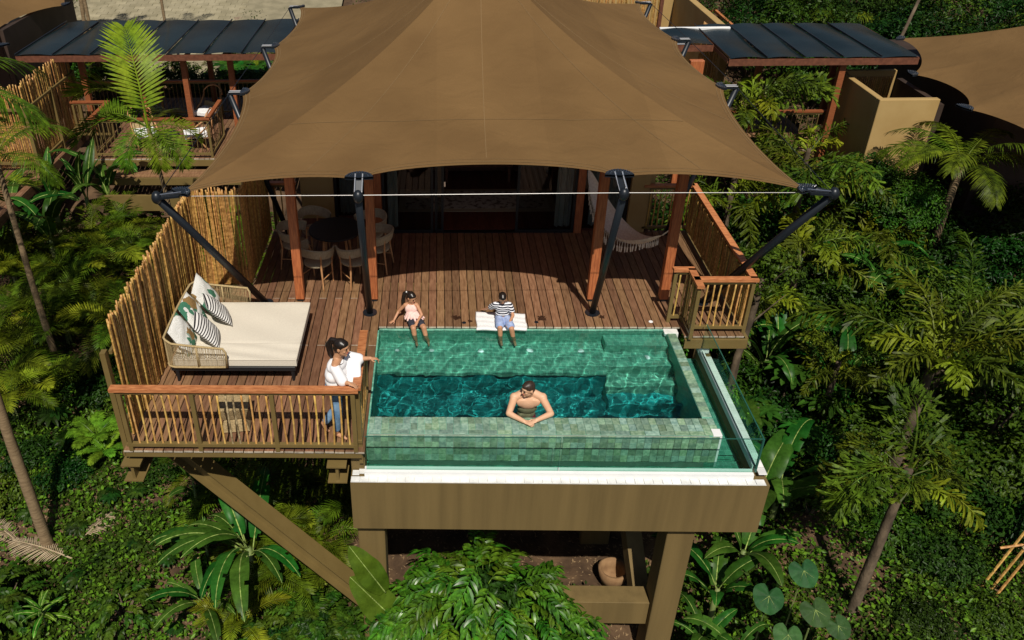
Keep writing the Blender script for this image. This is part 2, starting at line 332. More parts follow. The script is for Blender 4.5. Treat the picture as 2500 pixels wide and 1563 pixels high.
# stone tiles of the infinity wall
wall = MB().box(-.954, 3.80, 8.845, 8.849, -.66, -.05).build('infinity_wall', 'grout', pool)
NC = 48; tw = 4.75 / NC
mt = MB().box(-tw / 2 + .0022, tw / 2 - .0022, -.0655, .0655, -.012, 0, .0015).mesh('tile', 'stone')
mf = MB().box(-tw / 2 + .0022, tw / 2 - .0022, -.012, 0, -.054, .054, .0015).mesh('tile', 'stone')
me_ = MB().box(-tw + .003, tw - .003, -.04, .04, -.012, 0, .004).mesh('edge_tile', 'stone')
for i in range(NC):
    tx_ = -.951 + (i + .5) * tw
    for r in range(2): link('tile', mt, wall, (tx_ + (.05 if r else 0) * tw, 9.135 - r * .135, -.034 + random.uniform(-.002, .002)))
    for r in range(4): link('tile', mf, wall, (tx_, 8.847 + random.uniform(-.002, .001), -.115 - r * .112))
    if i % 2 == 0: link('edge_tile', me_, wall, (tx_ + tw / 2, 8.888, -.032))
mr = MB().box(-.066, .066, -.058, .058, -.012, 0, .002).mesh('tile', 'stone')
rw = MB().box(3.664, 3.796, 8.86, 11.40, -.05, -.046).build('side_wall', 'grout', pool)
for i in range(20): link('coping_tile', mr, rw, (3.73, 9.30 + i * .1085, -.034 + random.uniform(-.002, .002)))
cap = MB().box(3.71, 3.83, 8.84, 8.98, -.06, -.031, .003).build('corner_cap', 'white', pool); cap['label'] = 'bare white corner where a tile is missing'
MB().box(3.803, 3.83, 8.842, 8.86, -.64, -.061).build('corner_strip', 'white', pool)
# white ledge of the tank and glass channel
ledge = MB().box(-1.135, 4.315, 8.302, 8.40, -.424, -.420).build('ledge', 'whitetile', pool)
ml = MB().box(-.058, .058, -.047, .047, -.012, 0, .002).mesh('ledge_tile', 'whitetile')
for i in range(45): link('ledge_tile', ml, ledge, (-1.075 + i * .121, 8.352, -.406 + random.uniform(-.0015, .0015)))
ml2 = MB().box(-.055, .055, -.07, .07, -.012, 0, .002).mesh('ledge_tile', 'whitetile')
for i in range(18): link('ledge_tile', ml2, ledge, (4.298, 8.50 + i * .151, -.345))
for a, b in ((-1.075, 8.47), (-1.075, 8.60), (-.99, 8.50)): link('ledge_tile', ml, ledge, (a, b, -.40), None, (.8, 1, 1))
ch = MB(); ch.box(-.955, 4.17, 8.40, 8.452, -.419, -.33); ch.box(-.955, 4.17, 8.478, 8.52, -.419, -.33)
ch.box(4.172, 4.19, 8.52, 11.25, -.359, -.27); ch.box(4.215, 4.235, 8.52, 11.25, -.359, -.27)
ch.build('glass_channel', 'white', pool)
MB().box(4.16, 4.33, 11.20, 11.42, -.33, -.24, .006).build('end_block', 'white', pool)
MB().box(3.62, 3.84, 11.33, 11.458, -.12, -.028, .004).build('end_block', 'whitetile', pool)
# glass fence
def glassmat(name, col=(.80, .93, .89)):
    m = bpy.data.materials.new(name); MATS[name] = m; m.use_nodes = True; n = m.node_tree.nodes; l = m.node_tree.links; n.remove(n['Principled BSDF'])
    t = n.new('ShaderNodeBsdfTransparent'); t.inputs[0].default_value = (*col, 1); g = n.new('ShaderNodeBsdfGlossy'); g.inputs['Roughness'].default_value = .02
    f = n.new('ShaderNodeFresnel'); f.inputs[0].default_value = 1.45; mx = n.new('ShaderNodeMixShader'); ge = n.new('ShaderNodeNewGeometry'); iv = n.new('ShaderNodeMath'); iv.operation = 'SUBTRACT'; iv.inputs[0].default_value = 1.0; l.new(ge.outputs['Backfacing'], iv.inputs[1]); mu = n.new('ShaderNodeMath'); mu.operation = 'MULTIPLY'; l.new(f.outputs[0], mu.inputs[0]); l.new(iv.outputs[0], mu.inputs[1]); l.new(mu.outputs[0], mx.inputs[0]); l.new(t.outputs[0], mx.inputs[1]); l.new(g.outputs[0], mx.inputs[2]); l.new(mx.outputs[0], n['Material Output'].inputs[0])
glassmat('glass'); glassmat('doorglass', (.62, .66, .66))
mat('glassedge', (.02, .10, .075), rough=.2, spec=.6)
gf = thing('glass_balustrade', 'frameless glass balustrade along the outer rim of the pool tank', 'balustrade', (0, 0, 0))
for a, b in ((-.93, 1.62), (1.635, 4.19)): 
    p = MB().box(a, b, 8.459, 8.471, -.40, .225).build('glass_pane', 'glass', gf); MB().box(a, b, 8.458, 8.472, .226, .232).build('edge', 'glassedge', p)
    MB().box(b - .004, b, 8.457, 8.473, -.33, .225).build('edge', 'glassedge', p)
for a, b in ((8.48, 9.85), (9.865, 11.2)):
    p = MB().box(4.196, 4.208, a, b, -.35, .225).build('glass_pane', 'glass', gf); MB().box(4.195, 4.209, a, b, .226, .232).build('edge', 'glassedge', p)
MB().box(4.192, 4.212, 8.452, 8.476, -.33, .23).build('corner_edge', 'glassedge', gf)
# underwater fittings
for i, (fx, fy) in enumerate([(-.63, 11.17), (-.07, 11.17), (.72, 11.17), (1.5, 11.17), (2.3, 11.17), (3.3, 10.98)]):
    f = MB(); f.tube([(0, 0, 0), (0, 0, .012), (0, 0, .02)], [.045, .045, .03], 16)
    o = f.build('pool_jet', 'fitting', pool, True); o.location = (fx, fy, -.455 if i < 5 else -.435)
# water
def watermat(name, absorb, dens):
    m = bpy.data.materials.new(name); MATS[name] = m; m.use_nodes = True; n = m.node_tree.nodes; l = m.node_tree.links; n.remove(n['Principled BSDF'])
    g = n.new('ShaderNodeBsdfRefraction'); g.inputs['IOR'].default_value = 1.33; g.inputs['Roughness'].default_value = 0.0
    gl = n.new('ShaderNodeBsdfGlossy'); gl.inputs['Roughness'].default_value = .03; f = n.new('ShaderNodeFresnel'); f.inputs[0].default_value = 1.33
    mx = n.new('ShaderNodeMixShader'); l.new(f.outputs[0], mx.inputs[0]); l.new(g.outputs[0], mx.inputs[1]); l.new(gl.outputs[0], mx.inputs[2]); l.new(mx.outputs[0], n['Material Output'].inputs[0])
    g.inputs['Color'].default_value = (*absorb, 1)
watermat('water', (.74, .98, .96), 0)
def ripple(x, y, amp):
    h = 0
    for k, (fx, fy, a, p) in enumerate(RW): h += a * math.sin(fx * x + fy * y + p)
    return h * amp
RW = []; RAMP = .0034
for k in range(26):
    wl = random.uniform(.075, .50); an = random.uniform(0, 2 * math.pi); RW.append((2 * math.pi / wl * math.cos(an), 2 * math.pi / wl * math.sin(an), wl * RAMP, random.uniform(0, 6.28)))
def water(name, x0, x1, y0, y1, z, zb, nx, ny, amp):
    V = []; F = []
    for j in range(ny + 1):
        for i in range(nx + 1):
            x = x0 + (x1 - x0) * i / nx; y = y0 + (y1 - y0) * j / ny; V.append((x, y, z + ripple(x, y, amp)))
    n = nx + 1
    F = [(j * n + i, j * n + i + 1, (j + 1) * n + i + 1, (j + 1) * n + i) for j in range(ny) for i in range(nx)]
    o = len(V); V += [(x0, y0, zb), (x1, y0, zb), (x1, y1, zb), (x0, y1, zb)]
    F += [(o + 3, o + 2, o + 1, o)]
    F += [tuple([o] + [o + 1] + [i for i in range(nx, -1, -1)]), tuple([o + 2, o + 3] + [ny * n + i for i in range(0, nx + 1)]),
          tuple([o + 3, o] + [j * n for j in range(0, ny + 1)]), tuple([o + 1, o + 2] + [j * n + nx for j in range(ny, -1, -1)])]
    me = bpy.data.meshes.new(name); me.from_pydata(V, [], F); me.materials.append(MATS['water']); me.polygons.foreach_set('use_smooth', [True] * (nx * ny) + [False] * (len(F) - nx * ny)); me.update()
    ob = struct(link(name, me)); return ob
w1 = water('pool_water', XL - .01, XR + .01, YF - .01, 11.44, WZ, -1.29, 210, 110, 1.0)
w2 = water('basin_water', -.955, 4.172, 8.535, 8.86, -.50, -.67, 200, 16, 1.0)
w3 = water('basin_side_water', 3.79, 4.172, 8.861, 11.305, -.50, -.67, 16, 90, .5)
for w in (w1, w2, w3):
    try: w.cycles.is_caustics_caster = True
    except Exception: pass
for o in pool.children_recursive:
    try: o.cycles.is_caustics_receiver = True
    except Exception: pass
# columns and beam under the tank
cf = thing('concrete_frame', 'brown concrete portal frame carrying the pool tank', 'frame', (0, 0, 0))
MB().box(-1.10, -.72, 8.45, 8.85, -5.2, -1.285, .008).build('column', 'olive', cf)
MB().box(3.22, 3.60, 8.45, 8.85, -5.2, -1.285, .008).build('column', 'olive', cf)
MB().box(-.718, 3.218, 8.56, 8.88, -3.55, -3.07, .006).build('beam', 'olive', cf)
MB().box(3.24, 3.58, 10.9, 11.2, -4.6, -1.602, .008).build('column', 'olive', cf)
MB().bar((3.0, 10.9, -1.7), (3.25, 9.2, -3.6), .26, .26).build('strut', 'olive', cf)
MB().box(2.55, 3.05, 10.6, 11.2, -4.4, -1.603, .02).build('footing', 'olive', cf)
# ---------------------------------------------------------------- bamboo fence
def pole_mesh(h, r, seed, mt):
    rr = random.Random(seed); n = 7; z = 0; pts = []; rad = []
    bx, by = rr.uniform(-.012, .012), rr.uniform(-.012, .012)
    while z < h:
        st = rr.uniform(.16, .26)
        for dz, k in ((0, 1.12), (.012, .97), (st - .012, .95)):
            if z + dz < h: q = (z + dz) / h; pts.append((bx * math.sin(3.1 * q), by * math.sin(3.1 * q), z + dz)); rad.append(r * k)
        z += st
    pts.append((0, 0, h)); rad.append(r * .95)
    return MB().tube(pts, rad, n).mesh('bamboo_pole', mt, True)
poles = [pole_mesh(1.95, .0155, i, 'bamboo') for i in range(8)]
fence = thing('bamboo_fence', 'tall screen of upright bamboo poles along the left deck edge', 'fence', (-4.1, 8.6, 0))
def pole(wx, wy, h, parent, base, zb=.02, sc=1.0, name='bamboo_pole', me=None):
    me = me or random.choice(poles)
    return link(name, me, parent, (wx - base[0], wy - base[1], zb - base[2]), (random.uniform(-.012, .012), random.uniform(-.012, .012), random.uniform(0, 6)), (sc * random.uniform(.8, 1.15), sc * random.uniform(.8, 1.15), h / 1.95))
FB = (-4.1, 8.6, 0)
y = 8.74
while y < 12.8: pole(-4.10 + random.uniform(-.01, .01), y, 1.80 + random.uniform(-.05, .06), fence, FB); y += random.uniform(.022, .031)
x = -4.09
while x < -3.26: pole(x, 12.80 + random.uniform(-.01, .01), 1.80 + random.uniform(-.05, .06), fence, FB); x += random.uniform(.022, .028)
y = 12.84
while y < 14.95: pole(-3.25 + random.uniform(-.01, .01), y, 1.78 + random.uniform(-.05, .05), fence, FB); y += random.uniform(.022, .030)
for (a, b) in (((-4.15, 8.75, .25), (-4.15, 12.8, .25)), ((-4.15, 8.75, 1.35), (-4.15, 12.8, 1.35)), ((-4.14, 12.85, .25), (-3.3, 12.85, .25)), ((-4.14, 12.85, 1.35), (-3.3, 12.85, 1.35)), ((-3.30, 12.9, .25), (-3.30, 14.9, .25)), ((-3.30, 12.9, 1.35), (-3.30, 14.9, 1.35))):
    MB().bar(Vector(a) - Vector(FB), Vector(b) - Vector(FB), .04, .05).build('rail', 'olivesteel', fence)
for px, py, h in ((-4.215, 8.70, 1.40), (-4.21, 10.7, 1.4), (-4.21, 12.86, 1.4), (-3.36, 14.9, 1.4)):
    MB().box(px - .035 - FB[0], px + .035 - FB[0], py - .05 - FB[1], py + .05 - FB[1], -.2, h).build('post', 'olivesteel', fence)
# ---------------------------------------------------------------- railings
brd = [pole_mesh(1.0, .0095, 90 + i, 'olivesteel') for i in range(2)]; brm = [pole_mesh(1.0, .0140, 50 + i, 'bamboo_rail') for i in range(6)]; bro = [pole_mesh(1.0, .0140, 70 + i, 'bamboo_old') for i in range(2)]
def railing(name, label, pts, h=1.03, nb=None, dim=False, posts=None, pitch=.103, zb=0.0, dense=False, rt=('railwood', .11, .045), w=.055):
    b0 = pts[0]; t = thing(name, label, 'railing', (b0[0], b0[1], zb))
    if dim: rt = ('shaded_rail', .10, .045)
    for si in range(len(pts) - 1):
        a = Vector((*pts[si], 0)); b = Vector((*pts[si + 1], 0)); o = Vector((b0[0], b0[1], 0)); L = (b - a).length; d = (b - a) / L
        e = d * (.05 if si == 0 else -.0) ; e2 = d * .055
        MB().bar(a - o - e + Vector((0, 0, h - .022)), b - o + e2 + Vector((0, 0, h - .022)), rt[1], rt[2]).build('handrail', rt[0], t)
        MB().bar(a - o + Vector((0, 0, h - .07)), b - o + Vector((0, 0, h - .07)), .05, .045).build('top_rail', 'olivesteel', t)
        MB().bar(a - o + Vector((0, 0, .10)), b - o + Vector((0, 0, .10)), .06, .045).build('bottom_rail', 'olivesteel', t)
        ps = posts[si] if posts else [0, L]
        for q in ps:
            c = a + d * q - o; MB().box(c.x - w / 2, c.x + w / 2, c.y - w / 2, c.y + w / 2, 0, h - .094).build('post', 'olivesteel', t)
        q = pitch * .7
        while q < L - pitch * .4:
            if all(abs(q - p) > .045 for p in ps):
                c = a + d * q - o; old = (name == 'front_railing' and (1.36 < q < 1.52)) 
                link('baluster', random.choice(brd if dim else bro if old else brm), t, (c.x, c.y, .10), (random.uniform(-.015, .015), random.uniform(-.015, .015), random.uniform(0, 6)), (1, 1, h - .17) if not dense else (1.1, 1.1, h - .17))
            q += pitch * (1 if not dense else random.uniform(.85, 1.15))
    return t
railing('front_railing', 'bamboo baluster railing with orange timber handrail in front of the daybed', [(-4.08, 8.44), (-1.03, 8.44)], posts=[[.05, .98, 2.0, 3.03]])
railing('side_railing', 'short bamboo railing beside the pool, running back from the woman', [(-1.0, 8.50), (-1.0, 9.72)], posts=[[.05, 1.2]])
railing('balcony_railing', 'bamboo screen railing with timber handrail round the right balcony', [(3.97, 11.32), (4.83, 11.32), (4.83, 14.87), (3.95, 14.87)], h=.98, posts=[[0.02], [0, 1.2, 2.4, 3.5], [.88]])
rr_ = railing('return_railing', 'small bamboo railing turning the corner at the pool end of the right balcony', [(3.73, 11.63), (3.96, 11.63), (3.96, 11.12)], h=.98, posts=[[0.0], [0, .5]])
scr = thing('bamboo_screen', 'dense bamboo screen fixed inside the right balcony railing', 'screen', (4.79, 11.4, 0))
y = 11.42
while y < 14.8: pole(4.785 + random.uniform(-.006, .006), y, .80 + random.uniform(-.02, .02), scr, (4.79, 11.4, 0), .10, .8); y += random.uniform(.042, .06)
# ---------------------------------------------------------------- timber posts and header
for i, px in enumerate((-2.31, -1.06, 2.60, 3.80)):
    t = thing('timber_post', ['orange timber post nearest the bamboo fence', 'orange timber post just behind the left steel mast', 'orange timber post just behind the right steel mast', 'orange timber post beside the right balcony holding the hammock'][i], 'post', (px, 12.30, 0), 0, 'timber posts along the deck')
    MB().box(-.072, .072, -.072, .072, .05, 2.52, .006).build('shaft', 'redwood', t); MB().box(-.05, .05, -.05, .05, 0, .05).build('foot', 'steel', t)
hd = thing('header_beam', 'timber header beam on top of the row of posts', 'beam', (0, 12.30, 2.5))
MB().box(-2.6, 4.1, -.05, .05, .022, .20, .004).build('timber', 'redwood', hd)
for i, px in enumerate((-1.12, 2.72)):
    tag(MB().box(px - .07, px + .07, 14.80, 14.94, 0, 2.5, .006).build('timber_column', 'redwood'), ['timber column at the left end of the glass doors', 'timber column at the right end of the glass doors tied to the hammock'][i], 'column', 'columns of the glass front')
# ---------------------------------------------------------------- house
hs = thing('tent_house', 'shaded house front with glass sliding doors under the tent', 'house', (0, 15, 0))
def H(x0, x1, y0, y1, z0, z1, name, mt, b=0.0, par=None): return MB().box(x0, x1, y0 - 15, y1 - 15, z0, z1, b).build(name, mt, par or hs)
H(-2.7, -2.05, 15.5, 15.62, 0, 2.5, 'wall', 'tanwall'); H(-2.7, -2.58, 15.62, 20.9, 0, 2.5, 'wall', 'tanwall'); H(4.0, 4.12, 14.98, 20.9, 0, 2.5, 'wall', 'tanwall')
H(3.66, 4.0, 14.84, 14.98, 0, 2.5, 'wall', 'tanwall'); H(-2.58, 4.0, 20.8, 20.9, 0, 2.5, 'wall', 'tanwall'); H(-2.7, 4.12, 14.95, 20.9, 2.5, 2.58, 'ceiling', 'tanwall')
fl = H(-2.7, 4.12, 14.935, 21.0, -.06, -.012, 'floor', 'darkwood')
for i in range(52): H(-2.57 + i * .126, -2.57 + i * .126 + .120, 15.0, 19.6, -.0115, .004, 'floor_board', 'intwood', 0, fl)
for a, b, yy in ((-1.04, -.06, 14.86), (-.03, .14, 14.90), (1.52, 2.65, 14.86)):
    dd = MB().box(a, b, yy - 15, yy + .008 - 15, .05, 2.4).build('door_pane', 'doorglass', hs)
    f = MB(); f.box(a - .0, a + .05, yy - .02 - 15, yy + .03 - 15, .0, 2.45); f.box(b - .05, b, yy - .02 - 15, yy + .03 - 15, .0, 2.45); f.box(a + .05, b - .05, yy - .02 - 15, yy + .03 - 15, .0, .06); f.box(a + .05, b - .05, yy - .02 - 15, yy + .03 - 15, 2.38, 2.45); f.build('door_frame', 'black', dd)
H(-1.04, 2.65, 14.825, 14.94, -.02, .012, 'threshold', 'black')
MB().box(.14, .17, -.13, -.10, .95, 1.05).build('door_handle', 'chrome', hs)
H(-2.03, -1.15, 15.60, 15.61, .02, 2.45, 'side_pane', 'doorglass'); H(2.80, 3.6, 14.99, 15.0, .02, 2.45, 'side_pane', 'doorglass')
H(-2.05, -1.99, 15.56, 15.64, 0, 2.48, 'window_frame', 'black'); H(-1.42, -1.36, 15.56, 15.64, 0, 2.48, 'window_frame', 'black'); H(3.60, 3.66, 14.94, 15.02, 0, 2.48, 'window_frame', 'black')
def curtain(x0, x1, y, seed):
    r = random.Random(seed); ph = r.uniform(0, 6); k = (x1 - x0) / .055
    return MB().grid(lambda u, v: (x0 + (x1 - x0) * u, y - 15 + .028 * math.sin(ph + u * k * 3.6) * (1 - .3 * v) + .012 * math.sin(u * 31), .03 + 2.4 * v), 60, 4).build('curtain', 'curtain', hs, True)
curtain(-1.95, -1.55, 15.70, 1); curtain(2.95, 3.58, 15.10, 2); curtain(-.95, -.75, 15.05, 3); curtain(2.3, 2.6, 15.05, 4)
tag(MB().box(-.78, 2.45, 15.78, 16.90, .006, .016, .003).build('rug', 'rugedge'), 'pale patterned rug on the floor behind the glass doors', 'rug')
rg = bpy.data.objects['rug']; MB().box(-.64, 2.31, 15.92, 16.80, .0165, .020).build('pattern', 'rug', rg)
tb = thing('bench', 'dark timber bench at the far side of the rug', 'bench', (.9, 17.45, 0)); MB().box(-.75, .75, -.2, .2, .36, .44, .01).build('seat', 'darkwood', tb)
for sx in (-.68, .68): MB().box(sx - .03, sx + .03, -.17, .17, .005, .36).build('leg', 'darkwood', tb)
bd = thing('bed', 'bed with pale linen at the back of the room', 'bed', (.9, 18.9, 0)); MB().box(-1, 1, -1.0, 1.0, .005, .3, .02).build('base', 'darkwood', bd); MB().box(-.98, .98, -.98, .98, .302, .52, .05).build('mattress', 'linen', bd)
# back railing in the left nook
railing('nook_railing', 'shaded bamboo railing in the nook behind the dining table', [(-3.18, 15.02), (-2.75, 15.02)], h=1.0, posts=[[.02]], pitch=.1)
# ---------------------------------------------------------------- tent
tent = thing('tent_roof', 'large brown canvas tent roof stretched over the house', 'tent roof', (0, 0, 0))
AP = Vector((.78, 16.5, 4.95))
NODES = [(-3.52, 10.60, 2.70, .22), (-1.06, 10.76, 2.84, .44), (2.48, 10.80, 2.84, .24), (4.98, 10.62, 2.70, .26), (5.0, 14.75, 2.84, .24), (4.98, 17.95, 2.84, .24), (4.97, 21.6, 2.80, .3), (2.5, 21.9, 2.85, .4), (-1.0, 21.9, 2.85, .4), (-3.4, 21.6, 2.80, .24), (-3.40, 17.75, 2.84, .24), (-3.44, 14.65, 2.84, .26)]
CORN = [(-3.52, 10.60, 2.70), (4.98, 10.62, 2.70), (4.97, 21.6, 2.80), (-3.4, 21.6, 2.80)]
def tent_boundary(nodes, ap, n=18):
    out = []
    for i, (x, y, z, dp) in enumerate(nodes):
        x2, y2, z2, _ = nodes[(i + 1) % len(nodes)]; a = Vector((x, y, z)); b = Vector((x2, y2, z2)); mid = (a + b) / 2
        e = (b - a); nrm = Vector((-e.y, e.x, 0)).normalized()
        if nrm.dot(ap - mid) < 0: nrm = -nrm
        for k in range(n):
            t = k / n; s = 4 * t * (1 - t)
            s = s ** .62 if dp > .3 else s ** .8
            out.append(a.lerp(b, t) + nrm * (dp * s) + Vector((0, 0, .03 * s)))
    return out
def quad_pt(b, ap, corn):       # point of the straight four-cornered outline on the ray from the apex through b
    d = Vector((b.x - ap.x, b.y - ap.y)); best = None
    for i in range(4):
        p = Vector(corn[i]); e = Vector(corn[(i + 1) % 4]); ex, ey = e.x - p.x, e.y - p.y
        den = d.x * ey - d.y * ex
        if abs(den) < 1e-9: continue
        t = ((p.x - ap.x) * ey - (p.y - ap.y) * ex) / den; u = ((p.x - ap.x) * d.y - (p.y - ap.y) * d.x) / den
        if t > 0 and -1e-6 <= u <= 1 + 1e-6: best = Vector((ap.x + d.x * t, ap.y + d.y * t, p.z + (e.z - p.z) * u )) if True else None
    return best or b
def gq(q): return .46 * q + .54 * q ** 2.6
def tent_at(b, qd, q, ap, up=0.0):
    k = max(0.0, 1 - q / .42); k = k * k * (3 - 2 * k); w = b.lerp(qd, 1 - k)
    return Vector((w.x + (ap.x - w.x) * q, w.y + (ap.y - w.y) * q, w.z + (ap.z - w.z) * gq(q) + up))
def tent_mesh(nodes, ap, corn, nr=48, name='membrane', parent=None):
    B = tent_boundary(nodes, ap); Q = [quad_pt(b, ap, corn) for b in B]; n = len(B)
    def crease(i, q):
        k = i % 18; dn = min(k, 18 - k); return .011 * max(0, 1 - q / .30) * math.exp(-dn / 4.0) * math.cos(i * 2.2) * min(1, q / .03)
    V = [tent_at(b, d, j / nr, ap, crease(i, j / nr)) for j in range(nr + 1) for i, (b, d) in enumerate(zip(B, Q))]
    F = [(j * n + i, j * n + (i + 1) % n, (j + 1) * n + (i + 1) % n, (j + 1) * n + i) for j in range(nr) for i in range(n)]
    o = link(name, npmesh(name, V, F, 'canvas', True), parent)
    return B, Q, o
TB, TQ, mem = tent_mesh(NODES, AP, CORN, parent=tent)
def sharpen(o, corn, ap):
    me = o.data; at = me.attributes.get('sharp_edge') or me.attributes.new('sharp_edge', 'BOOLEAN', 'EDGE'); co = [v.co for v in me.vertices]
    vals = []
    for e in me.edges:
        a, b = co[e.vertices[0]], co[e.vertices[1]]; s = False
        for c in corn:
            cx, cy = c[0] - ap.x, c[1] - ap.y; L = math.hypot(cx, cy)
            if all(abs((p.x - ap.x) * cy - (p.y - ap.y) * cx) / L < .035 and (p.x - ap.x) * cx + (p.y - ap.y) * cy > 0 for p in (a, b)): s = True
        vals.append(s)
    at.data.foreach_set('value', vals)
sharpen(mem, CORN, AP)
def tent_pt(ang_i, q, up=.006):
    i0 = int(ang_i) % len(TB); i1 = (i0 + 1) % len(TB); f = ang_i % 1
    return tent_at(TB[i0].lerp(TB[i1], f), TQ[i0].lerp(TQ[i1], f), q, AP, up)
def ribbon(pts, w, name, mt, parent):
    vs = []; 
    for i, p in enumerate(pts):
        d = pts[min(i + 1, len(pts) - 1)] - pts[max(i - 1, 0)]; sx = d.cross(Vector((0, 0, 1))).normalized() * w / 2; vs += [p - sx, p + sx]
    return MB().add(vs, [(2 * i, 2 * i + 1, 2 * i + 3, 2 * i + 2) for i in range(len(pts) - 1)]).build(name, mt, parent)
nB = len(TB)
ribbon([tent_pt(i * .5, .012) for i in range(0, 2 * nB + 1)], .012, 'hem_seam', 'seam', tent)
ribbon([tent_pt(i * .5, .027) for i in range(0, 2 * nB + 1)], .006, 'hem_seam', 'seam', tent)
for a in (12, 27, 45, 64, 200): ribbon([tent_pt(a, q / 30) for q in range(1, 28)], .008, 'panel_seam', 'seam', tent)
ribbon([tent_pt(a * .5, .30, .005) for a in range(0, 108)], .012, 'cross_seam', 'seam', tent)
def fan_plate(p, ang, name, rad=.20, parent=None):
    t = MB(); n = 14; dz = Vector((0, 0, 1)); d = Vector((math.cos(ang), math.sin(ang), 0.05)).normalized(); s = Vector((-math.sin(ang), math.cos(ang), 0))
    for sgn in (0.022, -.016):
        t.add([p + dz * sgn] + [p + dz * sgn + (d * math.cos(a) * rad + s * math.sin(a) * rad) for a in [(-1.45 + 2.9 * k / n) for k in range(n + 1)]], [(0, k + 1, k + 2) for k in range(n)])
    t.add([p + dz * h + (d * math.cos(a) * rad + s * math.sin(a) * rad) for h in (.022, -.016) for a in [(-1.45 + 2.9 * k / n) for k in range(n + 1)]], [(k, k + 1, n + 2 + k, n + 1 + k) for k in range(n)])
    o = t.build(name, 'steel', parent); b = MB()
    for rr, cnt in ((rad * .88, 13), (rad * .66, 11)):
        for k in range(cnt):
            a = -1.35 + 2.7 * k / (cnt - 1); c = p + dz * .024 + d * math.cos(a) * rr + s * math.sin(a) * rr; b.tube([c, c + dz * .012], .009, 6)
    b.build('bolts', 'chrome', o); return o
# masts, struts, cables
HEADS = [(-3.85, 10.62, 2.65), (-1.07, 10.63, 2.65), (2.54, 10.68, 2.65), (5.33, 10.66, 2.65)]
FEET = [(-2.88, 12.19, 0), (-1.10, 11.88, 0), (2.56, 11.88, 0), (4.42, 12.22, 0)]
lab = ['slanting black steel strut from the left tent corner down to the deck behind the daybed', 'black steel mast standing on the deck beside the second timber post, left of the girl', 'black steel mast standing on the deck right of the boy', 'slanting black steel strut from the right tent corner down to the balcony']
for i in range(4):
    h = Vector(HEADS[i]); f = Vector(FEET[i]); t = thing('steel_mast', lab[i], 'mast', f, 0, 'steel masts of the tent'); z = Vector((0, 0, 0))
    r = .058 if i in (0, 3) else .052
    MB().tube([z + (h - f) * .012, h - f], r, 16).build('tube', 'steel', t, True); MB().tube([z, z + Vector((0, 0, .02))], .12, 14).build('base_plate', 'steel', t)
    a = MB().ball(h - f, (.075, .075, .095), 12, 8).build('head', 'steel', t, True)
    tgt = Vector(NODES[[0, 1, 2, 3][i]][:3]) - f
    MB().bar(h - f, tgt + (Vector((0, 0, -.01))), .10, .03).build('link_plate', 'steel', t)
    for s in (-.05, .05):
        off = Vector((s, 0, .03)); MB().tube([h - f + off, tgt + off + (tgt - (h - f)) * .25], .012, 6).build('tension_rod', 'chrome', t)
    if i in (0, 3):
        ctr = Vector(((-2.31, 3.80)[i == 3], 12.30, 2.48)) - f; MB().tube([h - f, ctr], .042, 10).build('stay_tube', 'steel', t, True)
MB_ = None
for i, nd in enumerate(NODES):
    if 6 < i < 9: continue
    p = Vector(nd[:3]); d = AP - p; a = math.atan2(d.y, d.x)
    if i in (1, 2): a = math.pi / 2
    if i in (10, 11): a = 0.0
    if i in (4, 5): a = math.pi
    q = p + Vector((math.cos(a), math.sin(a), 0)) * (-.02); q.z += .02
    fan_plate(q, a, 'fan_plate', .20 if i in (1, 2) else .17, tent)
for i, nd in enumerate(NODES):
    if i in (4, 5, 6, 9, 10, 11):
        p = Vector(nd[:3]); s = 1 if i < 8 else -1
        t = thing('side_mast', ('right' if s > 0 else 'left') + ' side steel prop of the tent, ' + {4: 'nearest', 5: 'second', 6: 'farthest', 9: 'farthest', 10: 'second', 11: 'nearest'}[i] + ' from the front', 'mast', (p.x - s * .6, p.y, 0), 0, 'side props of the tent')
        b = Vector((p.x + s * .22, p.y, p.z)) - t.location
        MB().tube([Vector((0, 0, 0)), b], .05, 10).build('tube', 'steel', t, True); MB().bar(b, p - t.location, .10, .03).build('link_plate', 'steel', t)
        for k in (-.04, .04): MB().tube([b + Vector((0, k, .03)), p - t.location + Vector((-s * .05, k, .03))], .012, 6).build('tension_rod', 'chrome', t)
cb = MB(); H_ = [Vector(h) + Vector((0, 0, .02)) for h in HEADS]; cb.tube(H_, .0045, 6); 
tag(cb.build('front_cable', 'cable'), 'bright steel cable strung level between the four front mast heads', 'cable')
for sgn, nm, idx, hi in ((-1, 'left', (11, 10, 9), 0), (1, 'right', (4, 5, 6), 3)):
    c = MB(); c.tube([Vector(HEADS[hi])] + [Vector(NODES[k][:3]) + Vector((sgn * .22, 0, 0)) for k in idx], .006, 5)
    tag(c.build('side_cable', 'steel'), f'thin dark cable along the {nm} side of the tent', 'cable')
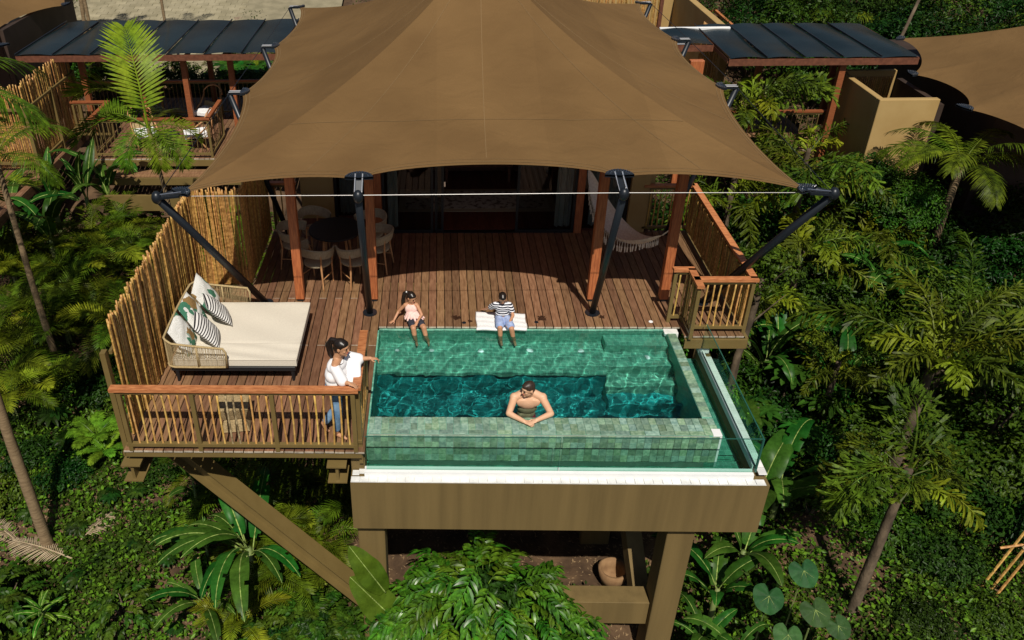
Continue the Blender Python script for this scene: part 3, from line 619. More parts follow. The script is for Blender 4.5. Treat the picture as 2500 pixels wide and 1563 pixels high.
# ---------------------------------------------------------------- fabrics with a print
def print_mat(name, kind):
    m = bpy.data.materials.new(name); MATS[name] = m; m.use_nodes = True; n = m.node_tree.nodes; l = m.node_tree.links; p = n['Principled BSDF']; p.inputs['Roughness'].default_value = .9
    tc = n.new('ShaderNodeTexCoord')
    if kind == 'stripe':
        w = n.new('ShaderNodeTexWave'); w.wave_type = 'BANDS'; w.bands_direction = 'X'; w.inputs['Scale'].default_value = 7.6; w.inputs['Distortion'].default_value = .25; w.inputs['Detail'].default_value = 0
        l.new(tc.outputs['Object'], w.inputs['Vector']); r = n.new('ShaderNodeValToRGB'); r.color_ramp.interpolation = 'CONSTANT'
        r.color_ramp.elements[0].color = (.012, .011, .014, 1); r.color_ramp.elements[1].position = .40; r.color_ramp.elements[1].color = (.78, .77, .74, 1)
        l.new(w.outputs['Fac'], r.inputs[0]); l.new(r.outputs[0], p.inputs['Base Color'])
    elif kind == 'shirt':
        w = n.new('ShaderNodeTexWave'); w.wave_type = 'BANDS'; w.bands_direction = 'Z'; w.inputs['Scale'].default_value = 9.5; w.inputs['Distortion'].default_value = .6; w.inputs['Detail'].default_value = 1; w.inputs['Detail Scale'].default_value = 1
        l.new(tc.outputs['Object'], w.inputs['Vector']); r = n.new('ShaderNodeValToRGB'); r.color_ramp.interpolation = 'CONSTANT'
        r.color_ramp.elements[0].color = (.012, .014, .03, 1); r.color_ramp.elements[1].position = .62; r.color_ramp.elements[1].color = (.75, .76, .80, 1)
        l.new(w.outputs['Fac'], r.inputs[0]); l.new(r.outputs[0], p.inputs['Base Color'])
    else:
        v = n.new('ShaderNodeTexVoronoi'); v.inputs['Scale'].default_value = 6.0; v.feature = 'F1'; nz = n.new('ShaderNodeTexNoise'); nz.inputs['Scale'].default_value = 5; nz.inputs['Detail'].default_value = 2
        oi = n.new('ShaderNodeObjectInfo'); ad = n.new('ShaderNodeVectorMath'); ad.operation = 'ADD'; l.new(tc.outputs['Object'], ad.inputs[0]); l.new(oi.outputs['Location'], ad.inputs[1])
        mm = n.new('ShaderNodeVectorMath'); mm.operation = 'MULTIPLY_ADD'; mm.inputs[1].default_value = (.35, .35, .35); l.new(ad.outputs[0], nz.inputs['Vector']); l.new(nz.outputs['Color'], mm.inputs[0]); l.new(ad.outputs[0], mm.inputs[2]); l.new(mm.outputs[0], v.inputs['Vector'])
        w = n.new('ShaderNodeTexWave'); w.inputs['Scale'].default_value = 11; w.inputs['Distortion'].default_value = 6; l.new(mm.outputs[0], w.inputs['Vector'])
        r = n.new('ShaderNodeValToRGB'); r.color_ramp.interpolation = 'CONSTANT'; e = r.color_ramp.elements
        e[0].color = (.80, .80, .77, 1); e[1].position = .42; e[1].color = (.05, .20, .12, 1)
        for pos, c in ((.56, (.80, .80, .77)), (.70, (.30, .18, .06)), (.80, (.30, .42, .36)), (.90, (.70, .68, .62))): q = e.new(pos); q.color = (*c, 1)
        l.new(v.outputs['Color'], r.inputs[0])
        r2 = n.new('ShaderNodeValToRGB'); r2.color_ramp.elements[0].color = (.70, .70, .66, 1); r2.color_ramp.elements[1].color = (1, 1, 1, 1); l.new(w.outputs['Fac'], r2.inputs[0])
        mx = n.new('ShaderNodeMix'); mx.data_type = 'RGBA'; mx.blend_type = 'MULTIPLY'; mx.inputs[0].default_value = .7; l.new(r.outputs[0], mx.inputs[6]); l.new(r2.outputs[0], mx.inputs[7]); l.new(mx.outputs[2], p.inputs['Base Color'])
print_mat('stripe', 'stripe'); print_mat('tropic', 'tropic'); print_mat('shirt_stripe', 'shirt')
# ---------------------------------------------------------------- daybed
D0 = Vector((-3.0, 10.8, 0))
db = thing('daybed', 'large beige daybed with a rope-wrapped backrest beside the bamboo fence', 'daybed', D0)
def dl(x, y, z): return Vector((x, y, z)) - D0
for lx, ly in ((-3.80, 9.98), (-2.10, 10.0), (-2.10, 11.58), (-3.80, 11.58)):
    a = dl(lx, ly, 0); b = dl(lx, ly, .2); MB().tube([a, b], [.022, .03], 6).build('leg', 'black', db)
b = MB(); b.box(-3.88 + 3, -2.05 + 3, 9.96 - 10.8, 11.62 - 10.8, .19, .262, .006); b.build('frame', 'black', db)
def soft_box(x0, x1, y0, y1, z0, z1, n=14):
    cx, cy, hx, hy = (x0 + x1) / 2, (y0 + y1) / 2, (x1 - x0) / 2, (y1 - y0) / 2; hz = (z1 - z0) / 2; cz = (z0 + z1) / 2
    bm = bmesh.new(); bmesh.ops.create_cube(bm, size=2); bmesh.ops.subdivide_edges(bm, edges=bm.edges, cuts=n, use_grid_fill=True); V = []
    for v in bm.verts:
        x, y, z = v.co; k = 1 - .010 * (abs(x) > .98) * 0; V.append((cx + hx * x, cy + hy * y, cz + hz * z * (1 - .0) + (.012 * math.sin(4 * x + 2 * y) * math.sin(3.3 * y + x) - .010 * math.exp(-((x - .2) ** 2 + (y + .1) ** 2) * 5) if z > .9 else 0)))
    bm.verts.index_update(); f = [[v.index for v in q.verts] for q in bm.faces]; bm.free(); return V, f
for (x0, x1, y0, y1) in ((-3.84, -2.03, 9.985, 10.42), (-3.84, -2.03, 10.424, 11.59)):
    v, f = soft_box(x0 + 3, x1 + 3, y0 - 10.8, y1 - 10.8, .265, .375); o = MB().add(v, f).build('mattress', 'linen', db, True)
    md = o.modifiers.new('bevel', 'BEVEL'); md.width = .02; md.segments = 2
    q = [dl(a, b, .372) for a, b in ((x0 + .02, y0), (x1 - .02, y0), (x1, y0 + .02), (x1, y1 - .02), (x1 - .02, y1), (x0 + .02, y1), (x0, y1 - .02), (x0, y0 + .02), (x0 + .02, y0))]; MB().tube(q, .0055, 6).build('piping', 'linen', o, True)
PATH = [(-3.06, 9.93), (-3.45, 9.925), (-3.80, 9.93), (-3.88, 9.955), (-3.925, 10.02), (-3.94, 10.4), (-3.945, 10.8), (-3.94, 11.2), (-3.925, 11.55), (-3.88, 11.635), (-3.80, 11.665), (-3.45, 11.67), (-3.04, 11.665)]
def topz(i): return .60 + .13 * min(1, min(i, len(PATH) - 1 - i) / 3.0)
tp = [dl(p[0], p[1], topz(i)) for i, p in enumerate(PATH)]; bp_ = [dl(p[0], p[1], .28) for p in PATH]
MB().tube([bp_[0] + Vector((.02, 0, .0))] + [bp_[0] + Vector((.03, 0, .25))] + tp + [bp_[-1] + Vector((.03, 0, .25)), bp_[-1] + Vector((.02, 0, 0))], .018, 8).build('back_rail', 'rope', db, True)
MB().tube(bp_, .016, 8).build('lower_rail', 'rope', db, True)
for i in (1, 5, 7, 11): MB().tube([bp_[i], tp[i]], .014, 6).build('upright', 'rope', db, True)
rp = MB()
for i in range(len(PATH) - 1):
    L = (tp[i + 1] - tp[i]).length; k = max(1, int(L / .0155))
    for j in range(k):
        t = j / k; rp.tube([bp_[i].lerp(bp_[i + 1], t), tp[i].lerp(tp[i + 1], min(1, t + random.uniform(-.02, .02)))], .0042, 4, False)
rp.build('rope_weave', 'rope', db)
def pillow(name, label, mt, loc, rot, sx=.27, sy=.27, th=.085, group=None):
    def shape(u, v, sg):
        x = 2 * u - 1; y = 2 * v - 1; e = (1 - abs(x) ** 2.6) * (1 - abs(y) ** 2.6); pin = 1 - .10 * (1 - x * x) * 0
        kx = 1 - .09 * (1 - y * y); ky = 1 - .09 * (1 - x * x)
        return (x * sx * ky, y * sy * kx, sg * (th * max(0, e) ** .55 + .006 * math.sin(9 * x + 4 * y) * e))
    m = MB(); m.grid(lambda u, v: shape(u, v, 1), 16, 16); m.grid(lambda u, v: shape(1 - u, v, -1), 16, 16)
    o = m.build(name, mt, None, True); o.location = loc; o.rotation_euler = rot; return tag(o, label, 'cushion', group)
pillow('cushion', 'tropical print cushion at the far end of the daybed, standing on its corner', 'tropic', (-3.62, 11.33, .66), (R(10), R(58), R(14)), .29, .29)
pillow('cushion', 'tropical print cushion in the middle of the daybed back', 'tropic', (-3.72, 10.88, .60), (R(-6), R(60), R(-4)), .28, .28)
pillow('cushion', 'tropical print cushion in the near corner of the daybed', 'tropic', (-3.74, 10.32, .58), (R(4), R(62), R(5)), .27, .27)
pillow('cushion', 'black and white striped cushion farther from the front railing', 'stripe', (-3.38, 11.02, .60), (R(0), R(50), R(22)), .26, .26)
pillow('cushion', 'black and white striped cushion nearer to the front railing', 'stripe', (-3.42, 10.47, .58), (R(0), R(52), R(12)), .26, .26)
# ---------------------------------------------------------------- dining table and chairs
T0 = (-1.80, 13.55)
tb = thing('dining_table', 'round black dining table on the shaded deck', 'table', (*T0, 0))
MB().tube([(0, 0, .70), (0, 0, .728), (0, 0, .735)], [.48, .48, .472], 40).build('table_top', 'black', tb)
for k in range(4):
    a = math.pi / 4 + k * math.pi / 2; MB().tube([(.34 * math.cos(a), .34 * math.sin(a), 0), (.26 * math.cos(a), .26 * math.sin(a), .70)], [.018, .026], 8).build('leg', 'teak', tb)
def make_chair():
    t = thing('dining_chair', 'x', 'chair', (0, 0, 0), 0, 'woven chairs round the black dining table')      # faces +x
    MB().tube([(0, 0, .40), (0, 0, .425), (0, 0, .445)], [.235, .245, .225], 24).build('seat', 'chairrope', t, True)
    ring = []; n = 28
    for k in range(n + 1):
        a = R(62) + R(236) * k / n; ring.append((a, .285, .64 + .05 * math.cos(a - math.pi) ** 2 * (1 if math.cos(a) < 0 else 0)))
    def shell(u, v):
        k = u * n; i = min(n - 1, int(k)); a = ring[i][0] + (ring[i + 1][0] - ring[i][0]) * (k - i); z = ring[i][2]; rr = .285 + .03 * (v - .5)
        return (rr * math.cos(a), rr * math.sin(a), z - .07 + .15 * v + .002 * math.sin(k * 9))
    m = MB(); m.grid(shell, 112, 3); m.grid(lambda u, v: tuple(Vector(shell(1 - u, v)) * 1) if False else (shell(1 - u, v)[0] * 1.07, shell(1 - u, v)[1] * 1.07, shell(1 - u, v)[2]), 112, 3); m.build('backrest', 'chairrope', t, True)
    MB().tube([((.303) * math.cos(a), (.303) * math.sin(a), z + .085) for a, r_, z in ring], .016, 6).build('top_rail', 'chairrope', t, True)
    for a in (R(52), R(-52)): MB().tube([(.25 * math.cos(a), .25 * math.sin(a), 0), (.24 * math.cos(a), .24 * math.sin(a), .42), (.29 * math.cos(a * 1.2), .29 * math.sin(a * 1.2), .63)], [.012, .017, .012], 8).build('leg', 'teak', t)
    for a in (R(135), R(225)): MB().tube([(.34 * math.cos(a), .34 * math.sin(a), 0), (.27 * math.cos(a), .27 * math.sin(a), .42), (.295 * math.cos(a), .295 * math.sin(a), .66)], [.012, .018, .012], 8).build('leg', 'teak', t)
    for s in (1, -1): MB().tube([(.25 * math.cos(R(52)), s * .25 * math.sin(R(52)), .20), (.31 * math.cos(R(135)), s * .31 * math.sin(R(135)), .20)], .009, 6).build('stretcher', 'teak', t)
    return t
CH = [(-112, 'woven rope dining chair in front of the table, its rear leg in the sun'), (-58, 'woven rope dining chair in front of the table behind the left mast'), (-8, 'woven rope dining chair at the right of the round table'), (38, 'woven rope dining chair at the back right of the round table'), (128, 'woven rope dining chair at the back left of the round table'), (178, 'woven rope dining chair at the left of the table behind the post')]
c0 = make_chair()
for i, (an, lb) in enumerate(CH):
    c = c0 if i == 0 else copy_tree(c0); a = R(an); rr = .70 if i < 2 else .74; c.location = (T0[0] + rr * math.cos(a), T0[1] + rr * math.sin(a), 0); c.rotation_euler = (0, 0, a + math.pi + R(random.uniform(-8, 8))); c['label'] = lb
# ---------------------------------------------------------------- hammock
hk = thing('hammock', 'cream fringed hammock slung between timber posts', 'hammock', (3.1, 13.3, 0))
HA, HB = Vector((2.72, 14.76, 1.62)), Vector((3.76, 12.40, 1.26)); HO = Vector((3.1, 13.3, 0)); hd_ = (HB - HA); hside = Vector((-hd_.y, hd_.x, 0)).normalized()
def hcurve(t): p = HA.lerp(HB, t); p.z -= 3.55 * t * (1 - t) * (1 - .15 * (t - .5)); return p
def hsheet(u, v):
    t = .06 + .88 * u; p = hcurve(t); w = .23 * math.sin(math.pi * u) ** .7 + .012; s = 2 * v - 1
    return p - HO + hside * (s * w) + Vector((0, 0, .13 * s * s * math.sin(math.pi * u) ** .6 + .008 * math.sin(v * 50) * math.sin(math.pi * u)))
MB().grid(hsheet, 40, 24).build('cloth', 'hammock', hk, True)
for a, b in ((HA, hcurve(.06)), (HB, hcurve(.94))): MB().tube([a - HO, b - HO], .012, 6).build('rope', 'hammock', hk)
tas = MB(); tas.tube([(0, 0, 0), (0, 0, -.05), (0, 0, -.06), (0, 0, -.14)], [.004, .005, .014, .010], 5); tasm = tas.mesh('tassel', 'hammock')
lace = MB()
for sd in (0, 1):
    for k in range(30):
        u = .10 + .80 * k / 29; p = Vector(hsheet(u, sd)); d = .06 * math.sin(math.pi * u) + .02
        link('tassel', tasm, hk, p - Vector((0, 0, d)), (0, random.uniform(-.1, .1), 0), .8 + .5 * math.sin(math.pi * u))
        q = Vector(hsheet(min(.9, u + .8 / 29), sd)) - Vector((0, 0, d)); lace.tube([p, p - Vector((0, 0, d))], .004, 3, False); lace.tube([p, q], .003, 3, False); lace.tube([p - Vector((0, 0, d)), q + Vector((0, 0, d))], .003, 3, False)
lace.build('lace_edge', 'hammock', hk)
# ---------------------------------------------------------------- wicker stool and towel
st = thing('wicker_stool', 'square woven wicker side stool behind the front railing', 'stool', (-2.74, 8.98, 0), R(8))
def sq(z, h): return [(-h, -h, z), (h, -h, z), (h, h, z), (-h, h, z)]
def prism(levels): m = MB(); m.add([v for z, h in levels for v in sq(z, h)], [(4 * i + k, 4 * i + (k + 1) % 4, 4 * i + 4 + (k + 1) % 4, 4 * i + 4 + k) for i in range(len(levels) - 1) for k in range(4)] + [(3, 2, 1, 0), tuple(4 * (len(levels) - 1) + k for k in range(4))]); return m
prism([(0, .17), (.02, .19), (.17, .15), (.19, .13)]).build('base', 'wicker', st); prism([(.191, .13), (.21, .15), (.385, .20)]).build('body', 'wicker', st); prism([(.386, .205), (.41, .205), (.415, .19)]).build('top', 'wicker', st)
def towel():
    m = MB(); nx, ny = 34, 20
    def top(u, v): return (.64 + .80 * u + .008 * math.sin(v * 8) + .01 * math.sin(3 * v), 11.335 + (.53 - .05 * u) * v + .008 * math.sin(u * 11), .040 + .006 * math.sin(u * 9 + v * 3) + .004 * math.sin(v * 23))
    m.grid(top, nx, ny); m.grid(lambda u, v: (*top(1 - u, v)[:2], .005), nx, ny); n1 = nx + 1; o = n1 * (ny + 1)
    for i in range(nx): m.f += [(i + 1, i, o + nx - i, o + nx - i - 1), (ny * n1 + i, ny * n1 + i + 1, o + ny * n1 + nx - i - 1, o + ny * n1 + nx - i)]
    for j in range(ny): m.f += [(j * n1, (j + 1) * n1, o + (j + 1) * n1 + nx, o + j * n1 + nx), ((j + 1) * n1 + nx, j * n1 + nx, o + j * n1, o + (j + 1) * n1)]
    return m.build('bath_towel', 'towel', None, True)
tw_ = towel(); tag(tw_, 'folded white bath towel on the deck edge under the boy', 'towel')
# wooden rail stub beside the pool, deck spots
for i, (px, py) in enumerate(((.45, 11.58), (1.62, 11.60), (3.46, 11.62))):
    s = MB(); s.tube([(0, 0, 0), (0, 0, .006)], [.035, .032], 14); o = s.build('deck_drain', 'steel' if i < 2 else 'fitting'); o.location = (px, py, .0015); tag(o, ['small round deck fitting between the two children', 'small round deck fitting right of the towel', 'pale round deck fitting by the balcony corner'][i], 'fitting', 'round deck fittings')
mat('wet', (.035, .017, .010), (.055, .026, .016), rough=.25, ns=8)
def splash(cx, cy, s, label, seed):
    r = random.Random(seed); n = 48; vs = [(0, 0, 0)]
    for k in range(n): a = 2 * math.pi * k / n; q = s * (.75 + .18 * math.sin(3 * a + seed) + .12 * math.sin(7 * a + 2 * seed) + .08 * r.random() + (.55 * abs(math.sin(5 * a)) if math.sin(a) > .3 else 0)); vs.append((q * math.cos(a), q * math.sin(a) * .9, 0))
    o = MB().add(vs, [(0, 1 + k, 1 + (k + 1) % n) for k in range(n)]).build('wet_patch', 'wet'); o.location = (cx, cy, .004); return tag(o, label, 'wet patch', 'wet patches on the deck')
splash(.33, 11.72, .075, 'dark wet splash on the boards right of the girl', 1); splash(.55, 11.62, .04, 'small dark wet spot by the deck fitting', 2); splash(1.72, 11.70, .08, 'dark wet splash on the boards right of the towel', 3); splash(2.7, 11.75, .05, 'tiny wet mark in front of the right mast', 4)
# ---------------------------------------------------------------- pot under the pool
pt = thing('clay_pot', 'open clay pot on the soil under the pool beam', 'pot', (2.95, 9.75, ground(2.95, 9.75) + .02))
pp = MB(); n = 24; prof = [(.0, .0), (.16, 0), (.22, .18), (.25, .36), (.205, .37), (.19, .18), (.14, .04), (0, .04)]
pp.add([(r * math.cos(2 * math.pi * k / n), r * math.sin(2 * math.pi * k / n), z) for r, z in prof for k in range(n)], [(i * n + k, i * n + (k + 1) % n, (i + 1) * n + (k + 1) % n, (i + 1) * n + k) for i in range(len(prof) - 1) for k in range(n)]); pp.build('vessel', 'pot', pt, True)
bb = MB().ball((0, 0, 0), (.05, .04, .035), 8, 6).build('plastic_scrap', 'blueplastic', None, True); bb.location = (2.97, 9.70, pt.location.z + .09); tag(bb, 'crumpled blue plastic scrap lying in the clay pot', 'scrap')
# ---------------------------------------------------------------- lounge platform of the next villa, left behind
lg = struct(thing('lounge_platform', 'timber platform', 'platform', (0, 0, 0))); del lg['category']
x = -8.75
while x < -3.6: plank(x, 20.05, 25.0, lg, -.5); x += PITCH
b = MB(); b.box(-8.85, -4.5, 20.0, 20.05, -.68, -.53); b.box(-8.85, -4.5, 19.5, 19.56, -.98, -.80); b.build('platform_edge', 'olivesteel', lg)
for k in range(3): MB().box(-8.6, -5.0, 19.57 + k * .15, 19.70 + k * .15, -.80, -.77).build('step_board', 'plank', lg)
MB().box(-8.3, -4.6, 19.1, 19.2, -1.5, -1.1).build('step_edge', 'olivesteel', lg)
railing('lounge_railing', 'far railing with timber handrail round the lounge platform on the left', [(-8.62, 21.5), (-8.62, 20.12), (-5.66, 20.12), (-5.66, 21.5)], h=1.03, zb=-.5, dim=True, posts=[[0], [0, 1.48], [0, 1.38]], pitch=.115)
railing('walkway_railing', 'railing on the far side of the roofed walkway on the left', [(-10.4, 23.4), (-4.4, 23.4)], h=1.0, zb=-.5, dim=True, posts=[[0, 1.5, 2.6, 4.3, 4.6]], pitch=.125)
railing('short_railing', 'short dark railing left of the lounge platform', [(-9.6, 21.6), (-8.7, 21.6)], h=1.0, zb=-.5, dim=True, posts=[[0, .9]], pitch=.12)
def roof_sheet(name, label, x0, x1, y0, y1, z, npan, post, sl=.0):
    t = thing(name, label, 'roof', (x0, y0, z)); w = (x1 - x0) / npan
    for k in range(npan):
        o = MB().grid(lambda u, v: (w * k + w * (.012 + .976 * u), (y1 - y0) * v, .03 * math.sin(math.pi * u) + .012 * math.sin(3 * u + 5 * v + k) + sl * v), 10, 10).build('roof_panel', 'roofglass', t, True)
        MB().box(w * k - .012, w * k + .012, 0, y1 - y0, .012, .045).build('roof_rib', 'steel', t)
    MB().box(0, x1 - x0, .0, .06, -.17, -.02).build('fascia', 'darkwood', t); MB().box(0, x1 - x0, y1 - y0 - .06, y1 - y0, -.17, -.02).build('fascia', 'darkwood', t)
    for k in range(npan * 2 + 1): MB().box(w * k / 2 - .02, w * k / 2 + .02, .061, y1 - y0 - .061, -.12, -.022).build('rafter', 'darkwood', t)
    for px, py, zb in post: MB().box(px - x0 - .07, px - x0 + .07, py - y0 - .07, py - y0 + .07, zb - z, -.171).build('post', 'shaded_rail', t)
    return t
roof_sheet('walkway_roof', 'dark glass walkway roof on timber posts at the upper left', -10.75, -3.0, 21.5, 25.1, 1.72, 8, [(-9.3, 22.0, -.5), (-7.95, 22.4, -.5), (-6.6, 22.0, -.5), (-5.42, 22.2, -.5), (-9.3, 24.6, -.5), (-6.6, 24.6, -.5)])
roof_sheet('walkway_roof', 'dark glass walkway roof on timber posts at the upper right', 6.75, 11.05, 19.9, 23.1, 1.92, 5, [(9.45, 20.1, -.9), (8.1, 21.6, -.6), (10.4, 22.6, -.6)])
roof_sheet('walkway_roof', 'dark narrow glass roof strip tucked beside the tent at the upper right', 4.6, 6.72, 21.1, 22.6, 1.94, 2, [(5.0, 22.2, -.6)])
tag(MB().box(5.45, 5.75, 18.45, 18.6, -.6, 2.28, .01).build('timber_post', 'redwood'), 'orange timber post behind the right side of the tent', 'post')
gd = MB().box(5.75, 7.55, 22.6, 22.7, 1.86, 1.98, .01).build('roof_gutter', 'white'); tag(gd, 'pale metal gutter between the bathroom wall and the glass roof', 'gutter')
# right walkway platform
wk = struct(thing('walkway_platform', 'timber walkway', 'platform')); del wk['category']
x = 7.2
while x < 9.6: plank(x, 20.3, 23.0, wk, -.45); x += PITCH
MB().box(7.1, 9.7, 20.2, 20.28, -.65, -.47).build('platform_edge', 'olivesteel', wk)
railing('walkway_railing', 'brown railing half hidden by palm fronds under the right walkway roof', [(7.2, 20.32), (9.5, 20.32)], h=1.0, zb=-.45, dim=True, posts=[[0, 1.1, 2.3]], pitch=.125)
# outdoor bathroom behind the tent
bt = thing('bathroom_enclosure', 'tan walled outdoor bathroom with bamboo lining behind the tent on the right', 'enclosure', (7.5, 24, 0))
MB().box(-.08, .12, -1.4, 5.5, -1.6, 1.9, .01).build('wall', 'tanwall', bt); MB().box(-4, -.081, 3.9, 4.0, -1.6, 1.6).build('wall', 'tanwall', bt)
x = -3.6
while x < -1.0: link('bamboo_pole', random.choice(poles), bt, (x, 2.0 - .0 * x, -.4), (0, random.uniform(-.02, .02), random.uniform(0, 6)), (1, 1, 1.4)); x += .046
for k in range(14): link('bamboo_pole', random.choice(poles), bt, (-.14, -1.3 + k * .12, -.4), (0, 0, k), (1, 1, 1.1))
MB().box(-1.0, -.9, 1.9, 2.0, -.4, 2.25).build('panel', 'darkwood', bt); MB().tube([(-1.2, 0, 1.2), (-.5, 0, 1.2)], .02, 6).build('towel_bar', 'chrome', bt); MB().tube([(-1.0, -1.0, 1.4), (-.3, -1.0, 1.4)], .02, 6).build('towel_bar', 'chrome', bt)
MB().tube([(1.5, 2.6, 1.0), (1.55, 4.9, 1.0), (.5, 4.9, 1.0)], .06, 4).build('coping', 'railwood', bt)
# neighbour at right
nb = thing('neighbour_bathroom', 'tan walled roofless bathroom beside the right neighbour tent', 'enclosure', (9.78, 18.6, 0))
MB().box(-.08, 1.22, -.1, .06, -3, 1.38, .01).build('wall', 'tanwall', nb); MB().box(-.08, .06, .062, 2.12, -3, 1.378, .01).build('wall', 'tanwall', nb); MB().box(-.08, 1.3, 2.122, 2.25, -3, 1.38, .01).build('wall', 'tanwall', nb); MB().box(1.32, 1.45, 0.1, 2.1, -3, 1.2).build('wall', 'shaded_wall', nb)
x = .1
while x < 1.25: link('bamboo_pole', random.choice(poles), nb, (x, 2.08, -.8), (0, 0, random.uniform(0, 6)), (1, 1, 1.05)); x += .05
MB().box(.5, .58, 1.98, 2.05, .7, .95).build('wall_lamp', 'black', nb)
def ntent(name, label, ap, nodes, corn):
    t = thing(name, label, 'tent roof', (0, 0, 0)); _, _, o = tent_mesh(nodes, Vector(ap), corn, 24, 'membrane', t); sharpen(o, corn, Vector(ap))
    for nd in nodes:
        p = Vector(nd[:3]); d = Vector(ap) - p; fan_plate(p + Vector((0, 0, .02)), math.atan2(d.y, d.x), 'fan_plate', .2, t)
    return t
ntent('neighbour_tent', 'brown canvas tent roof of the next villa at the right edge', (15.6, 19.2, 3.6), [(11.6, 22.2, 1.75, .4), (10.85, 19.8, 1.55, .5), (10.9, 17.5, 1.5, .45), (11.3, 14.6, 1.4, .4), (20, 14.6, 1.4, .4), (20, 24, 1.8, .3)], [(11.0, 22.4, 1.7), (11.0, 14.6, 1.4), (20, 14.6, 1.4), (20, 24, 1.8)])
ntent('neighbour_tent', 'brown canvas tent roof of the next villa at the upper left corner', (-16.5, 26.5, 4.2), [(-10.9, 25.8, 2.05, .9), (-10.9, 21.3, 2.0, .5), (-12.4, 19.6, 2.0, .4), (-21, 19.6, 2.0, .4), (-21, 32, 2.1, .4), (-11.4, 30, 2.1, .4)], [(-10.9, 30, 2.1), (-10.9, 20, 2.0), (-21, 20, 2.0), (-21, 32, 2.1)])
MBn = thing('neighbour_house', 'timber house front, coloured as shaded, under the left neighbour tent', 'house', (-13, 23, 0)); MB().box(-6, 1.2, 0, .2, -.5, 2.0).build('wall', 'shaded_wall', MBn); MB().box(1.21, 1.35, 0, 5, -.5, 2.0).build('wall', 'shaded_wall', MBn); MB().box(-6, -.5, -3.6, -.01, -.62, -.53).build('floor', 'darkwood', MBn)
MBr = thing('neighbour_house', 'timber house, coloured as shaded, under the right neighbour tent', 'house', (13, 19.5, 0)); MB().box(-1.0, 5, -1.5, 4, -3, 1.4).build('wall', 'shaded_wall', MBr)
# bamboo panel at far left
fb = thing('bamboo_windbreak', 'lit bamboo screen panel with olive frame at the left edge', 'screen', (-9.78, 19.3, -.5)); FP = (-9.78, 19.3, -.5)
x = -11.4
while x < -9.80: pole(x, 19.3, 1.95 + random.uniform(-.06, .12), fb, FP, -.42, 1.1); x += random.uniform(.044, .055)
y = 19.36
while y < 22.4: pole(-9.78, y, 2.0 + random.uniform(-.06, .12) , fb, FP, -.42, 1.1); y += random.uniform(.046, .058)
for z in (.22, 1.55):
    MB().bar((-1.6, -.06, z), (.05, -.06, z), .05, .06).build('rail', 'olivesteel', fb); MB().bar((.06, -.05, z), (.06, 3.0, z), .05, .06).build('rail', 'olivesteel', fb)
for px, py in ((.05, -.06), (-.95, -.06), (.06, 1.5), (.06, 3.0)): MB().box(px - .04, px + .04, py - .04, py + .04, 0, 1.62 if py > 0 or px > 0 else 1.2).build('post', 'olivesteel', fb)
nd_ = struct(thing('neighbour_deck', 'timber deck', 'deck')); del nd_['category']
x = -13.2
while x < -9.7: plank(x, 16.4, 22.6, nd_, -.5); x += PITCH
MB().box(-13.3, -9.64, 16.3, 16.38, -.75, -.52).build('deck_frame', 'darkwood', nd_); MB().box(-9.66, -9.6, 16.4, 22.6, -.72, -.5).build('deck_frame', 'plank', nd_)
# lounge chairs
def lounge_chair(loc, rz, label):
    t = thing('lounge_chair', label, 'chair', loc, rz, 'rattan lounge chairs on the platform')
    for s in (-1, 1):
        MB().tube([(.28, s * .30, 0), (.22, s * .30, .36), (-.05, s * .31, .42), (-.30, s * .30, .58), (-.40, s * .26, .78)], .022, 7).build('side_frame', 'teak', t, True)
        MB().tube([(-.26, s * .28, 0), (-.02, s * .28, .33)], .022, 7).build('leg', 'teak', t)
    hoop = [(-.40 - .12 * math.sin(math.pi * k / 12), .30 * math.cos(math.pi * k / 12), .74 + .22 * math.sin(math.pi * k / 12)) for k in range(13)]
    MB().tube(hoop, .02, 6).build('back_hoop', 'teak', t, True)
    MB().grid(lambda u, v: (.24 - .64 * u, (v - .5) * .54, .36 - .12 * math.sin(math.pi * u) + .40 * max(0, u - .55) - .03 * math.sin(math.pi * v)), 12, 8).build('seat_web', 'wicker', t, True)
    v, f = soft_box(-.30, .26, -.25, .25, .32, .42, 6); o = MB().add(v, f).build('seat_cushion', 'towel', t, True); md = o.modifiers.new('b', 'BEVEL'); md.width = .03; md.segments = 2
    return t
lounge_chair((-7.55, 20.95, -.5), R(-60), 'rattan lounge chair with white cushion behind the tall palm'); lounge_chair((-6.25, 20.85, -.5), R(200), 'rattan lounge chair with white cushion at the right end of the platform'); lounge_chair((-6.35, 22.6, -.5), R(-110), 'rattan lounge chair with canvas sling farther back under the roof')
ct = thing('coffee_table', 'low round black table between the two lounge chairs', 'table', (-6.95, 20.75, -.5)); MB().tube([(0, 0, .36), (0, 0, .39)], .33, 24).build('table_top', 'black', ct); MB().tube([(0, 0, 0), (0, 0, .36)], [.2, .05], 12).build('base', 'black', ct)
